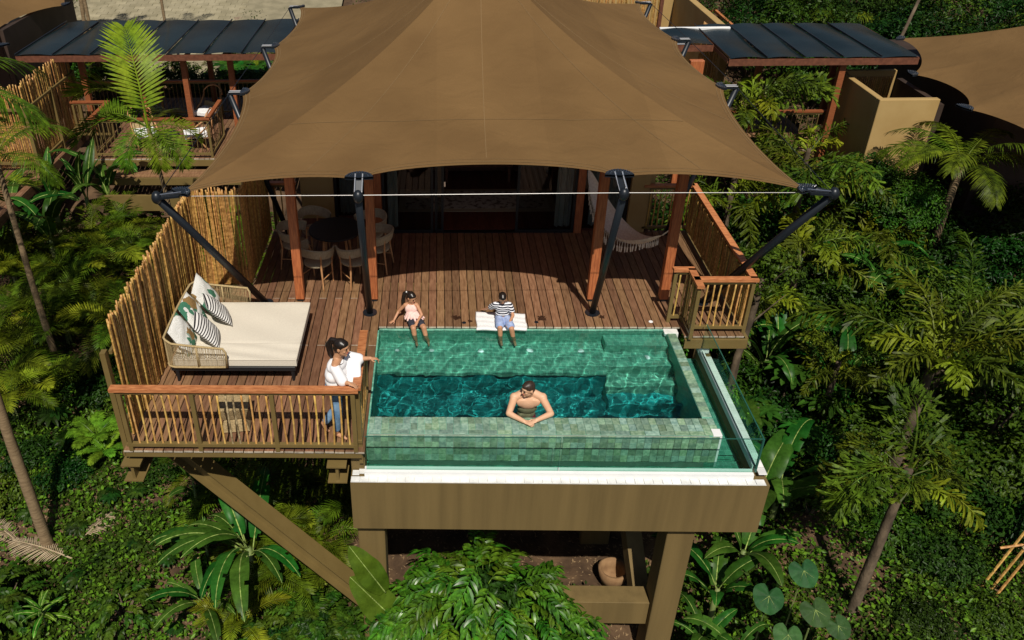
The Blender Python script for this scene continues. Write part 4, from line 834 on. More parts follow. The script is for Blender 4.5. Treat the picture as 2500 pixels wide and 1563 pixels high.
# ---------------------------------------------------------------- paved road behind
def road_z(y): return float(np.interp(y, [24, 30, 36, 50], [-1.5, -.1, .9, 4.5])) + .26
def road():
    base = MB(); base.grid(lambda u, v: (-15.5 + 12 * u, 27.0 + 12 * v, road_z(27.0 + 12 * v)), 4, 24); o = struct(base.build('paved_road', 'sand', None, True))
    pm = MB().box(-.205, .205, -.118, .118, -.03, .0, .006).mesh('paver', 'paver'); k = 0
    for j in range(30):
        for i in range(14):
            x = -12.9 + i * .42 + (.21 if j % 2 else 0); y = 28.2 + j * .245
            if k < 300: link('paver', pm, o, (x, y, road_z(y) + .02 + random.uniform(-.004, .004)), (math.atan2(road_z(y + .1) - road_z(y - .1), .2), 0, 0)); k += 1
road()
for i in range(16):
    x = random.uniform(-7.5, -4.2) if i < 11 else random.uniform(12, 15); y = random.uniform(27.5, 31.5); s = random.uniform(.18, .5)
    b = MB().ball((0, 0, 0), (s, s * .8, s * .6), 9, 6); b.v = [tuple(np.array(v) * (1 + random.uniform(-.18, .18))) for v in b.v]
    o = b.build('rock', 'rock'); o.location = (x, y, ground(x, y) + s * .3); tag(o, 'pale broken rock on the bank by the paved road' if i < 11 else 'pale rock on the slope at the upper right', 'rock', 'rocks by the road' if i < 11 else 'rocks on the upper slope')
# ---------------------------------------------------------------- foliage meshes
def leaf_strip(mb, p, d, w, s, L, W, droop, prof=((0, .25), (.35, 1), (.7, .8), (1, 0))):
    # p base, d direction, w width direction, length L, half width W; pointed leaflet with droop
    vs = []; n = len(prof)
    for t, k in prof:
        c = p + d * (L * t) - Vector((0, 0, droop * L * t * t))
        vs += [c - w * (W * k), c + w * (W * k)] if k > 0 else [c]
    o = []
    for i in range(n - 1):
        if prof[i + 1][1] > 0: o.append((2 * i, 2 * i + 1, 2 * i + 3, 2 * i + 2))
        else: o.append((2 * i, 2 * i + 1, 2 * i + 2))
    mb.add(vs, o)
def rachis(L, a0, a1, n, pw=1.2):
    pts = []; T = []; p = Vector((0, 0, 0))
    for i in range(n + 1):
        a = a0 + (a1 - a0) * (i / n) ** pw; d = Vector((math.cos(a), 0, math.sin(a))); pts.append(p.copy()); T.append(d); p = p + d * (L / n)
    return pts, T
def frond(seed, L=1.5, n=30, ll=.42, lw=.016, a0=1.15, a1=-.35, vee=.35, droop=.25, mt='leaf_palm', start=.16, fwd=(.25, 1.0)):
    r = random.Random(seed); mb = MB(); N = 24; pts, T = rachis(L, a0, a1, N); mb.tube(pts, [.013 * (1 - .8 * i / N) + .002 for i in range(N + 1)], 5)
    for i in range(n):
        t = start + (1 - start) * (i + .5) / n; k = t * N; j = min(N - 1, int(k)); p = pts[j].lerp(pts[j + 1], k - j); tg = T[j]; nn = Vector((-tg.z, 0, tg.x))
        f = fwd[0] + (fwd[1] - fwd[0]) * t; ln = ll * (math.sin(math.pi * (.12 + .82 * (t - start) / (1 - start))) ** .7) * r.uniform(.88, 1.08)
        for sd in (-1, 1):
            d = (Vector((0, sd, 0)) * math.cos(f) + tg * math.sin(f)).normalized(); d = (d + nn * (vee + r.uniform(-.08, .08))).normalized()
            w = (tg - d * tg.dot(d)).normalized(); w = (w + nn * .3 * sd * 0).normalized()
            leaf_strip(mb, p, d, w, sd, ln, lw * r.uniform(.85, 1.15), droop * r.uniform(.6, 1.5))
    return mb.mesh('frond', mt)
def fishfrond(seed, L=1.8, ns=10, sl=.62, a0=1.15, a1=-.7, mt='leaf_fish', lw=.032, ll=.27):
    r = random.Random(seed); mb = MB(); N = 22; pts, T = rachis(L, a0, a1, N, 1.4); mb.tube(pts, [.02 * (1 - .85 * i / N) + .003 for i in range(N + 1)], 5)
    for i in range(ns):
        t = .22 + .76 * (i + .5) / ns; k = t * N; j = min(N - 1, int(k)); p0 = pts[j].lerp(pts[j + 1], k - j); tg = T[j]; nn = Vector((-tg.z, 0, tg.x))
        for sd in (-1, 1):
            d = (Vector((0, sd, 0)) * math.cos(.35 + .6 * t) + tg * math.sin(.35 + .6 * t) + nn * .15).normalized(); S_ = sl * (1.1 - .75 * t) * r.uniform(.85, 1.1); m = 7; q = [p0 + d * (S_ * u / m) - Vector((0, 0,   .45 * S_ * (u / m) ** 2)) for u in range(m + 1)]
            mb.tube(q, .004, 3, False)
            for u in range(1, m + 1):
                for s2 in ((-1, 1) if u < m else (0,)):
                    side = tg if s2 >= 0 else -tg
                    dd = (d * .6 + side * .5 * abs(s2) + Vector((r.uniform(-.35, .35), r.uniform(-.35, .35), -.35 + r.uniform(-.5, .5)))).normalized(); w = dd.cross(Vector((r.uniform(-.5, .5), r.uniform(-.5, .5), 1))).normalized(); Lx = ll * r.uniform(.75, 1.25); W = lw * r.uniform(.7, 1.2); b = q[u]
                    e = b + dd * Lx; mb.add([b, b + dd * Lx * .45 - w * W * .6, b + dd * Lx * .45 + w * W * .6, e - w * W - dd * Lx * .12, e - w * W * .3, e + w * W * .2 - dd * Lx * .15, e + w * W + dd * Lx * .10], [(0, 1, 2), (1, 3, 4), (1, 4, 5, 2), (2, 5, 6)])
    return mb.mesh('frond', mt)
def banana(seed, L=1.3, W=.21, a0=1.1, a1=-.5, pet=.35, split=.3, mt='leaf_banana', fold=.35, pw=1.5):
    r = random.Random(seed); mb = MB(); N = 26; pts, T = rachis(L + pet, a0, a1, N, pw); k0 = int(N * pet / (L + pet)); mb.tube(pts, [.010 * (1 - .7 * i / N) + .002 for i in range(N + 1)], 5)
    for sd in (-1, 1):
        row = []; cut = 0
        for i in range(k0, N + 1):
            u = (i - k0) / (N - k0); wd = W * (math.sin(math.pi * min(1, .06 + .94 * u)) ** .55) * (1 - .25 * u); tg = T[min(i, N)]; nn = Vector((-tg.z, 0, tg.x)); wav = .04 * math.sin(u * 17 + seed) * W / .2
            if r.random() < split * .5: cut = r.uniform(-.35, .15)
            d1 = (Vector((0, sd, 0)) + nn * (fold + wav * 4)).normalized(); d2 = (Vector((0, sd, 0)) + nn * (fold * -.4 + cut) + tg * .15).normalized()
            row.append((pts[i], pts[i] + d1 * wd * .5, pts[i] + d1 * wd * .5 + d2 * wd * .5))
        vs = [v for t3 in row for v in t3]; fs = []
        for i in range(len(row) - 1):
            a = 3 * i; gap = r.random() < split * .35
            fs.append((a, a + 1, a + 4, a + 3) if sd > 0 else (a, a + 3, a + 4, a + 1))
            if not gap: fs.append((a + 1, a + 2, a + 5, a + 4) if sd > 0 else (a + 1, a + 4, a + 5, a + 2))
        mb.add(vs, fs)
    me = mb.mesh('leaf', mt, False); me.materials.append(MATS['midrib'])
    nt_ = (N) * 5 + 2
    for i, p in enumerate(me.polygons):
        if i < nt_: p.material_index = 1
        p.use_smooth = True
    return me
def heart(seed, R0=.2, mt='leaf_round'):
    r = random.Random(seed); mb = MB(); n = 26; ring = []
    for k in range(n + 1):
        a = -math.pi + 2 * math.pi * k / n; rad = R0 * (1.0 + .16 * math.cos(a) ** 3 - .55 * math.exp(-((abs(a) - math.pi) / .35) ** 2)) * (1 + .03 * math.sin(6 * a)); ring.append((a, rad))
    vs = [(0, 0, 0)]
    for q in (.45, .8, 1.0):
        for a, rad in ring: vs.append((rad * q * math.cos(a), rad * q * math.sin(a), -.10 * R0 * q * q + .07 * R0 * q * math.cos(a * 7) - .18 * R0 * q * abs(math.sin(a)) * 0))
    m = n + 1; fs = [(0, 1 + k, 2 + k) for k in range(n)] + [(1 + j * m + k, 1 + (j + 1) * m + k, 2 + (j + 1) * m + k, 2 + j * m + k) for j in range(2) for k in range(n)]
    mb.add(vs, fs); b0 = len(mb.f)
    for a in (0, .7, -.7, 1.5, -1.5): mb.add([(0, -.004, .004), (0, .004, .004), (R0 * .85 * math.cos(a), R0 * .85 * math.sin(a), .012 - .06 * R0)], [(0, 1, 2)])
    mb.tube([(0, 0, 0), (-.03, 0, -.15), (-.02, 0, -.5)], .006, 5)
    me = mb.mesh('leaf', mt, True); me.materials.append(MATS['midrib'])
    for i, p in enumerate(me.polygons):
        if i >= b0: p.material_index = 1
    return me
def palmate(seed, nl=9, L=.30, W=.045, mt='leaf_dark', span=5.2, droop=.4):
    mb = MB(); r = random.Random(seed)
    for k in range(nl):
        a = -span / 2 + span * k / (nl - 1); d = Vector((math.cos(a), math.sin(a), .15)); w = Vector((-math.sin(a), math.cos(a), 0)); l_ = L * (1 - .25 * abs(a) / (span / 2)) * r.uniform(.9, 1.05)
        for s in (-1, 1):
            vs = []; P = ((0, .15), (.3, .8), (.6, 1), (.85, .6), (1, 0))
            for t, kk in P: c = d * (l_ * t) - Vector((0, 0, droop * l_ * t * t)); vs += [c, c + w * (s * W * kk) + Vector((0, 0, .25 * W * kk))]
            mb.add(vs, [((2 * i, 2 * i + 1, 2 * i + 3, 2 * i + 2) if s > 0 else (2 * i, 2 * i + 2, 2 * i + 3, 2 * i + 1)) for i in range(4)])
    mb.tube([(0, 0, 0), (-.05, 0, -.12), (-.12, 0, -.4)], .006, 4); return mb.mesh('leaf', mt)
def twig(seed, n=12, L=.42, ll=.15, lw=.026, mt='leaf_gloss', droop=.7):
    r = random.Random(seed); mb = MB(); pts, T = rachis(L, .5, -.9, 8); mb.tube(pts, .005, 4)
    for i in range(n):
        t = .15 + .85 * i / (n - 1); k = t * 8; j = min(7, int(k)); p = pts[j].lerp(pts[j + 1], k - j); tg = T[j]; sd = 1 if i % 2 else -1; nn = Vector((-tg.z, 0, tg.x))
        d = (Vector((0, sd, 0)) * r.uniform(.6, .9) + tg * r.uniform(.5, .8) + Vector((0, 0, r.uniform(-.35, .1)))).normalized()
        if i == n - 1: d = tg
        w = d.cross(nn).normalized(); l_ = ll * r.uniform(.8, 1.2); up = w.cross(d); up = up if up.z > 0 else -up
        for s in (-1, 1):
            vs = []; P = ((0, .1), (.25, .85), (.55, 1), (.8, .55), (1, 0))
            for q, kk in P: c = p + d * (l_ * q) - Vector((0, 0, droop * .35 * l_ * q * q)); vs += [c, c + w * (s * lw * kk) + up * (.35 * lw * kk)]
            mb.add(vs, [((2 * m_, 2 * m_ + 1, 2 * m_ + 3, 2 * m_ + 2) if s > 0 else (2 * m_, 2 * m_ + 2, 2 * m_ + 3, 2 * m_ + 1)) for m_ in range(4)])
    return mb.mesh('leafy_twig', mt, True)
def leafcloud(C, N_, size, asp=.45, fold=.3, seed=1):     # C points (n,3), N_ leaf normals; diamonds folded on the midrib
    g = np.random.default_rng(seed); n = len(C); nn = N_ / (np.linalg.norm(N_, axis=1, keepdims=True) + 1e-9)
    a = g.normal(size=(n, 3)); d = a - nn * (a * nn).sum(1, keepdims=True); d /= np.linalg.norm(d, axis=1, keepdims=True) + 1e-9; w = np.cross(nn, d); s = (size * g.uniform(.6, 1.35, n))[:, None]
    tip = C + d * s; mid = C + d * s * .45; l_ = mid + w * s * asp * .5 + nn * s * fold * .3; r_ = mid - w * s * asp * .5 + nn * s * fold * .3
    V = np.stack([C, r_, tip - nn * s * .12, l_], 1).reshape(-1, 3); i = np.arange(n)[:, None] * 4
    return V, np.concatenate([i + np.array([[0, 1, 2]]), i + np.array([[0, 2, 3]])], 0)
def crown_mesh(seed, rx, ry, rz, nclump, nleaf, size, mt, asp=.45):
    g = np.random.default_rng(seed); P = []; Nn = []
    for k in range(nclump):
        v = g.normal(size=3); v /= np.linalg.norm(v); v[2] = abs(v[2]) * .9 + .05 if g.random() < .8 else v[2]; rad = g.uniform(.55, 1.0); c = v * rad * np.array([rx, ry, rz]); cs = g.uniform(.16, .34) * min(rx, ry)
        q = g.normal(size=(nleaf, 3)); q /= np.linalg.norm(q, axis=1, keepdims=True); q *= g.uniform(.4, 1, (nleaf, 1)) ** .5; P.append(c + q * cs * np.array([1, 1, .7])); nr = q * .7 + v * .5 + np.array([0, -.15, .55]) + g.normal(size=(nleaf, 3)) * .35; Nn.append(nr)
    V, F = leafcloud(np.concatenate(P), np.concatenate(Nn), size, asp, .3, seed); return npmesh('crown', V, F, mt)
def plume(seed, L=1.7, n=110, ll=.36, lw=.016, a0=1.0, a1=-.55, mt='leaf_fish'):      # bushy foxtail frond, leaflets all round the rachis
    r = random.Random(seed); mb = MB(); N = 22; pts, T = rachis(L, a0, a1, N, 1.3); mb.tube(pts, [.016 * (1 - .85 * i / N) + .003 for i in range(N + 1)], 5)
    for i in range(n):
        t = .14 + .86 * (i + r.random()) / n; k = min(t, .999) * N; j = min(N - 1, int(k)); p = pts[j].lerp(pts[j + 1], k - j); tg = T[j]; nn = Vector((-tg.z, 0, tg.x)); a = r.gauss(0, .9) + (math.pi / 2 if i % 2 else -math.pi / 2); f = r.uniform(.45, .95)
        o = nn * math.cos(a) + Vector((0, 1, 0)) * math.sin(a); d = (o * math.cos(f) + tg * math.sin(f)).normalized(); w = d.cross(o.cross(d) + Vector((r.uniform(-.8, .8), r.uniform(-.8, .8), r.uniform(-.8, .8)))).normalized()
        leaf_strip(mb, p, d, w, 1, ll * math.sin(math.pi * (.15 + .75 * t)) * r.uniform(.7, 1.2), lw * r.uniform(.7, 1.3), r.uniform(.1, .7), ((0, .2), (.3, .75), (.65, 1), (.92, .9), (1, 0)))
    return mb.mesh('frond', mt)
FR = {
 'plume': [plume(i, 2.0 + .15 * (i % 2), 120, .38, .016, 1.0, (-.3, -.6, -.9, -.45)[i]) for i in range(4)], 'plume_y': [plume(9, 1.3, 80, .3, .02, 1.2, -.5, 'leaf_yellow')],
 'areca': [frond(i, L=1.45, n=30, ll=.40, lw=.013, a0=1.25, a1=-.25 - .15 * i, vee=.30, mt='leaf_palm') for i in range(4)],
 'areca_y': [frond(20 + i, L=1.4, n=28, ll=.38, lw=.013, a0=1.2, a1=-.4, vee=.3, mt='leaf_yellow') for i in range(2)],
 'flat': [banana(71 + i, L=1.0, W=.24, a0=.18, a1=-.25, pet=.08, split=.05, fold=.22, pw=1.0, mt='leaf_banana_bright') for i in range(2)],
 'broad': [frond(30 + i, L=1.35, n=27, ll=.50, lw=.0195, a0=1.2, a1=.1 - .5 * i, vee=.22, droop=.12, mt='leaf_yellow' if i == 0 else 'leaf_palm') for i in range(3)],
 'coco': [frond(40 + i, L=1.9, n=40, ll=.45, lw=.016, a0=.9, a1=-.7, vee=.1, droop=.45, mt='leaf_palm') for i in range(2)],
 'fish': [fishfrond(i) for i in range(3)],
 'fish_y': [fishfrond(9, L=1.3, ns=7, sl=.5, a0=1.2, a1=-.3, mt='leaf_yellow', lw=.05, ll=.15)],
 'banana': [banana(i, L=1.25, W=.20, a0=1.3, a1=-.3 - .25 * i, split=.3 * i, pw=1.8) for i in range(4)],
 'big': [banana(11 + i, L=1.55, W=.27, a0=1.15, a1=-.45, split=.12, pw=1.6) for i in range(2)],
 'heli': [banana(21 + i, L=1.15, W=.15, a0=1.05, a1=-.75, pet=.5, split=.35, fold=.2, pw=1.3) for i in range(3)],
 'up': [banana(31 + i, L=1.0, W=.13, a0=1.45, a1=.75, pet=.3, split=.08, fold=.6) for i in range(3)],
 'heart': [heart(i) for i in range(3)],
 'palmate': [palmate(i) for i in range(2)], 'palmate_b': [palmate(5, 8, .34, .06, 'leaf_banana', 5.6, .3)], 'fern': [frond(60 + i, L=.6, n=22, ll=.17, lw=.016, a0=.9, a1=-.3, vee=.1, mt='leaf_bright') for i in range(2)],
 'mango': [banana(41 + i, L=.42, W=.055, a0=.6, a1=-.35, pet=.03, split=0, mt='leaf_gloss', fold=.3) for i in range(2)],
 'twig': [twig(i) for i in range(4)], 'twig_b': [twig(10 + i, 10, .30, .10, .030, 'leaf_bush', .4) for i in range(3)],
 'dead': [frond(80, L=1.2, n=30, ll=.40, lw=.010, a0=.25, a1=-.1, vee=-.05, droop=.2, mt='deadleaf')],
}
def put(parent, key, az, tilt, sc, off=(0, 0, 0), roll=0.0, name=None):
    me = random.choice(FR[key]); return link(name or me.name.split('.')[0], me, parent, off, (roll, -tilt, az), sc)
def plant(name, label, x, y, group=None, z=None, cat='plant'): return thing(name, label, cat, (x, y, ground(x, y) if z is None else z), 0, group)
def trunk(parent, pts, rad, mt='palmtrunk', rings=True):
    P = [Vector(p) for p in pts]; q = []; rr = []
    tot = 24 if rings else 8
    for i in range(tot + 1):
        t = i / tot * (len(P) - 1); j = min(len(P) - 2, int(t)); q.append(P[j].lerp(P[j + 1], t - j)); rr.append((rad[j] + (rad[j + 1] - rad[j]) * (t - j)) * (1 + (.05 if rings and i % 2 else 0)))
    return MB().tube(q, rr, 10).build('trunk', mt, parent, True)
def areca(x, y, label, group, n=11, sc=1.0, h=.35, key='areca', yel=.1, zoff=0):
    t = plant('areca_palm', label, x, y, group, cat='palm')
    for k in range(n):
        az = 2 * math.pi * k / n * 1.0 + random.uniform(-.3, .3) + (.5 if k % 2 else 0); el = random.choice([-.55, -.25, 0, .15]) + random.uniform(-.1, .1)
        put(t, 'areca_y' if random.random() < yel else key, az, el, sc * random.uniform(.8, 1.15), (0, 0, h * random.uniform(.5, 1.2)), random.uniform(-.25, .25))
    for k in range(4): a = k * 1.6; MB().tube([(.06 * math.cos(a), .06 * math.sin(a), -.1), (.03 * math.cos(a), .03 * math.sin(a), h * 1.2)], .022, 5).build('stem', 'greentrunk', t)
    return t
def bananas(x, y, label, group, n=6, key='banana', sc=1.0, h=.6, el=(-.35, .2), az0=0, azs=6.28, name='banana_plant'):
    t = plant(name, label, x, y, group)
    for k in range(n): put(t, key, az0 + azs * (k + random.uniform(.1, .7)) / n, random.uniform(*el), sc * random.uniform(.75, 1.15), (0, 0, h * random.uniform(.6, 1.1)), random.uniform(-.2, .2))
    MB().tube([(0, 0, -.15), (0, 0, h * 1.1)], [.07 * sc, .045 * sc], 8).build('stem', 'greentrunk', t, True)
    return t
CR = {}
def bush(x, y, label, group, r=(.8, .8, .7), kind='leaf_bush', size=.09, seed=0, zc=None, sc=1.0, nc=60, nl=46, name='leafy_bush', h=None):
    k = (kind, r, size, seed, nc)
    if k not in CR: CR[k] = crown_mesh(sum(ord(c) * (i + 1) for i, c in enumerate(repr(k))) % 9999, *r, nc, nl, size, kind)
    t = plant(name, label, x, y, group); hh = h if h is not None else r[2] * .55
    link('crown', CR[k], t, (0, 0, hh * sc), (0, 0, random.uniform(0, 6.28)), sc)
    for j in range(3): a = j * 2.1 + x; MB().tube([(0, 0, -.1), (.2 * r[0] * math.cos(a), .2 * r[0] * math.sin(a), hh * .6), (.55 * r[0] * math.cos(a), .55 * r[0] * math.sin(a), hh * sc + r[2] * .3)], [.035, .025, .008], 5).build('branch', 'bark', t)
    return t
# ---------------------------------------------------------------- planting
random.seed(21)
# ground cover: uncountable low creepers
def cover():
    g = np.random.default_rng(5); P = []
    def region(x0, x1, y0, y1, n): P.append(np.stack([g.uniform(x0, x1, n), g.uniform(y0, y1, n)], 1))
    region(-9.5, -1.2, 7.8, 14.5, 62000); region(3.5, 13.0, 7.8, 15.5, 62000); region(-1.2, 3.5, 7.4, 9.6, 9000); region(-13, -3, 14.5, 20, 16000); region(5, 20, 15.5, 27, 32000); region(-16, -9.5, 7.5, 16, 20000); region(13, 18, 8, 15.5, 12000); region(-14, 20, 25.5, 40, 26000)
    Q = np.concatenate(P); x, y = Q[:, 0], Q[:, 1]
    m = np.sin(x * 1.7 + 1.3 * np.sin(y * 1.1)) + np.sin(y * 2.1 + 1.7 * np.sin(x * .9 + 2)) + .8 * np.sin(3.7 * x - 2.9 * y) + .7 * g.normal(size=len(x))
    keep = m > -.55; keep &= ~((x > -12.9) & (x < -7.2) & (y > 27.6)); keep &= ~((x > -4) & (x < 4.9) & (y > 10.2) & (y < 25))
    Q = Q[keep]; x, y = Q[:, 0], Q[:, 1]
    z = np.array([ground(a, b) for a, b in Q]); h = g.uniform(0, 1, len(x)) ** 2 * (.10 + .10 * (np.sin(x * 1.3) * np.sin(y * 1.7) > 0)) + .02
    Nn = g.normal(size=(len(x), 3)) * .45 + np.array([0, -.25, 1.0]); V, F = leafcloud(np.stack([x, y, z + h], 1), Nn, .085, .62, .3, 3)
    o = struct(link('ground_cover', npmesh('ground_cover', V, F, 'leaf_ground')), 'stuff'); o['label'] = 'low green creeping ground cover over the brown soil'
cover()
def cover2():
    g = np.random.default_rng(9); n = 7000; x = np.concatenate([g.uniform(-9, -1.5, n), g.uniform(4, 12, n)]); y = np.concatenate([g.uniform(8, 13.5, n), g.uniform(8, 14, n)])
    z = np.array([ground(a, b) for a, b in zip(x, y)]) + g.uniform(.08, .22, len(x)); Nn = g.normal(size=(len(x), 3)) * .4 + np.array([0, -.3, 1.0]); V, F = leafcloud(np.stack([x, y, z], 1), Nn, .085, .6, .3, 4)
    struct(link('ground_cover', npmesh('ground_cover', V, F, 'leaf_bright')), 'stuff')['label'] = 'bright young leaves scattered over the ground cover'
    n = 9000; x = np.concatenate([g.uniform(-9, -1.5, n), g.uniform(3, 13, n), g.uniform(-1.5, 4, 2500)]); y = np.concatenate([g.uniform(8, 14, n), g.uniform(8, 16, n), g.uniform(8, 11.5, 2500)]); z = np.array([ground(a, b) for a, b in zip(x, y)]) + .012
    V, F = leafcloud(np.stack([x, y, z], 1), g.normal(size=(len(x), 3)) * .3 + np.array([0, 0, 1.0]), .07, .35, .1, 8); struct(link('leaf_litter', npmesh('leaf_litter', V, F, 'litter')), 'stuff')['label'] = 'dry brown leaf litter on the soil'
cover2()
# left: palm thicket outside the fence
for i, (x, y) in enumerate([(-8.25, 18.0), (-7.77, 18.8), (-6.9, 17.6), (-7.4, 16.8), (-8.05, 16.3), (-7.46, 15.4), (-8.54, 16.0), (-8.83, 15.2), (-7.95, 15.0), (-8.5, 14.3), (-9.6, 16.5), (-9.06, 17.3), (-8.6, 13.6), (-6.4, 17.4), (-10, 17.5), (-6.2, 15.8), (-6.6, 14.8), (-5.6, 16.6), (-5.3, 18.2), (-4.6, 17.0)]):
    areca(x, y, 'feathery green palm in the thicket left of the bamboo fence', 'palm thicket left of the fence', n=11, sc=random.uniform(.85, 1.15), h=.45, yel=.12)
areca(-7.75, 13.1, 'yellowing feather palm at the left edge above the tall palm trunk', None, 9, .9, .5, 'areca', .5); areca(-8.35, 12.9, 'feather palm with drooping fronds cut by the left edge', None, 10, 1.0, .5, 'areca', .3)
# left: bananas in front of the lounge platform
for i, (x, y, k, n, lb) in enumerate([(-9.3, 18.6, 'up', 6, 'upright banana clump below the lit bamboo screen'), (-8.6, 18.9, 'up', 6, 'upright banana clump with a rolled leaf before the lounge steps'), (-9.9, 17.6, 'heli', 6, 'dark banana clump at the edge of the left neighbour deck'), (-8.2, 19.3, 'banana', 5, 'banana plant with split leaves beside the lounge steps'), (-8.9, 17.2, 'banana', 6, 'low banana clump above the palm thicket')]):
    bananas(x, y, lb, 'banana clumps before the lounge platform', n, k, 1.15, .9, (-.15, .25))
# tall slim palm with yellow-green fronds in front of the lounge platform
t = plant('slim_palm', 'tall slim palm with yellow green fronds in front of the left lounge platform', -5.35, 15.0, None, cat='palm'); top = 2.1 - t.location.z
trunk(t, [(.35, -.1, -.2), (.2, 0, top * .5), (0, 0, top)], [.06, .045, .035], 'palmtrunk')
for az, el, sc, ky, ro in ((2.0, .25, 1.5, 0, 0), (3.0, -.20, 1.45, 0, .6), (3.5, -.65, 1.15, 0, .5), (2.75, -.45, 1.1, 2, -.3), (.2, -.9, .8, 1, 0), (-.6, -1.1, .85, 1, 0), (5.2, -1.0, .8, 2, 0), (4.3, -1.0, .8, 2, 0), (1.2, -.5, .8, 2, 0)):
    link('frond', FR['broad'][ky if ky else (0 if az < 2.5 else 1)], t, (0, 0, top), (ro, -el, az), sc)
# palms at the far left edge
t = plant('tall_palm', 'tall ringed palm trunk at the left edge, its crown above the picture', -6.9, 10.35, None, cat='palm'); trunk(t, [(0, 0, -.1), (0, 0, .35), (-.02, 0, 2.6), (.0, .05, 5.2), (0, .1, 8.0)], [.13, .10, .085, .078, .07])
for k in range(9): link('frond', FR['coco'][k % 2], t, (0, .1, 8.0), (0, random.uniform(.1, .5), k * .7), 1.1)
t = plant('thin_palm', 'thin leaning palm trunk at the left among the feather palms', -7.9, 14.2, None, cat='palm'); trunk(t, [(0, 0, -.1), (-.05, 0, 2.0), (-.1, .1, 4.6)], [.08, .06, .05])
for k in range(8): link('frond', FR['coco'][k % 2], t, (-.1, .1, 4.6), (0, random.uniform(-.1, .5), k * .8 + .3), .85)
t = plant('vine_palm', 'old palm frond arching with vine leaves in front of the lit bamboo screen', -9.7, 15.6, None, cat='palm'); trunk(t, [(0, 0, -.1), (0, 0, 2.6)], [.06, .05]); link('frond', FR['broad'][1], t, (0, 0, 2.6), (0, .1, .35), 1.3); link('frond', FR['broad'][2], t, (0, 0, 2.6), (0, .3, 1.5), 1.1); link('frond', FR['areca'][1], t, (0, 0, 2.5), (0, .3, 2.6), 1.1); link('frond', FR['areca'][2], t, (0, 0, 2.5), (0, .2, 4.4), 1.1)
# below the corner deck
for i, (x, y) in enumerate([(-2.5, 10.9), (-2.95, 10.2), (-2.07, 10.3), (-2.4, 9.6), (-2.15, 11.4), (-3.6, 11.2), (-4.3, 11.6), (-2.75, 9.3), (-1.75, 9.8), (-3.3, 12.0), (-1.6, 10.8)]):
    areca(x, y, 'feather palm under the corner deck behind the steel brace', 'feather palms under the corner deck', 9, random.uniform(.65, .9), .3, 'areca', .12)
areca(-3.05, 8.75, 'small yellow green palm frond clump at the bottom left of centre', None, 7, .7, .15, 'areca_y', .5)
bananas(-3.05, 9.55, 'sprawling banana plant with long arching leaves left of the steel brace', None, 14, 'heli', 1.05, .9, (-.3, .35), 1.4, 4.4); bananas(-3.7, 8.9, 'young heliconia clump below the sprawling banana plant', None, 8, 'heli', .65, .3, (-.1, .4)); bananas(-4.0, 10.2, 'small heliconia clump on the slope left of the sprawling banana', None, 7, 'up', .6, .2, (-.4, .0))
bananas(-4.35, 11.1, 'small broken banana plant under the deck beam', None, 4, 'banana', .6, .5)
# big banana leaves in front of the left column
t = plant('banana_plant', 'large bright banana leaves in front of the left column', -.48, 8.12)
for p0, p1, k in (((-.48, 8.1, -3.12), (-1.19, 8.12, -2.10), 0), ((-.72, 8.15, -2.42), (-1.19, 8.2, -1.56), 1), ((-.40, 7.9, -2.85), (.24, 7.75, -3.05), 0)):
    p0 = Vector(p0); p1 = Vector(p1); xx = (p1 - p0).normalized(); zz = Vector((0, -8, 10.5)).normalized(); zz = (zz - xx * zz.dot(xx)).normalized(); yy = zz.cross(xx); s_ = (p1 - p0).length / 1.05
    o = link('leaf', FR['flat'][k], t); mw = Matrix((xx, yy, zz)).transposed().to_4x4(); mw.translation = p0 - t.location; o.matrix_local = mw @ Matrix.Diagonal((s_, s_, s_, 1))
MB().tube([(0, 0, -.1), (0, 0, .95)], [.07, .05], 8).build('stem', 'greentrunk', t, True)
# big glossy shrub at the bottom centre: twigs are its pieces
def twig_shrub(x, y, label, rx, ry, rz, n, key, sc=1.0, zc=1.0, seed=1, name='glossy_shrub'):
    t = plant(name, label, x, y); r = random.Random(seed)
    for k in range(n):
        u = r.uniform(-.55, 1); a = r.uniform(0, 6.28); cz = math.sqrt(max(0, 1 - u * u)); rad = r.uniform(.68, 1.0) * (1 + .16 * math.sin(3 * a + seed) + .14 * math.sin(5 * a + 4 * u + seed)); p = Vector((rx * cz * math.cos(a) * rad, ry * cz * math.sin(a) * rad, zc + rz * u * rad))
        az = a + r.uniform(-.6, .6); link('leafy_twig', r.choice(FR[key]), t, p, (r.uniform(-.3, .3), -r.uniform(-.3, .5) * u, az), sc * r.uniform(.8, 1.2))
    if n > 85: link('crown', crown_mesh(seed, rx * .8, ry * .8, rz * .8, int(n * .35), 30, .14 if key == 'twig' else .11, 'leaf_dark', .4), t, (0, 0, zc))
    for j in range(6): a = j * 1.05; MB().tube([(0, 0, -.2), (.3 * rx * math.cos(a), .3 * ry * math.sin(a), zc * .6), (.8 * rx * math.cos(a), .8 * ry * math.sin(a), zc + rz * .3)], [.04, .025, .008], 5).build('branch', 'bark', t)
    return t
twig_shrub(.70, 8.15, 'big glossy green shrub growing up under the pool tank at the bottom centre', 1.04, .68, 1.08, 298, 'twig', 1.25, 1.38, 3)
twig_shrub(1.15, 7.8, 'lower glossy shrub at the bottom edge beside the concrete beam', .6, .4, .5, 110, 'twig', .95, .75, 4); twig_shrub(.1, 7.75, 'lower glossy shrub at the bottom edge right of the big banana leaves', .55, .4, .5, 100, 'twig', .95, .75, 5)
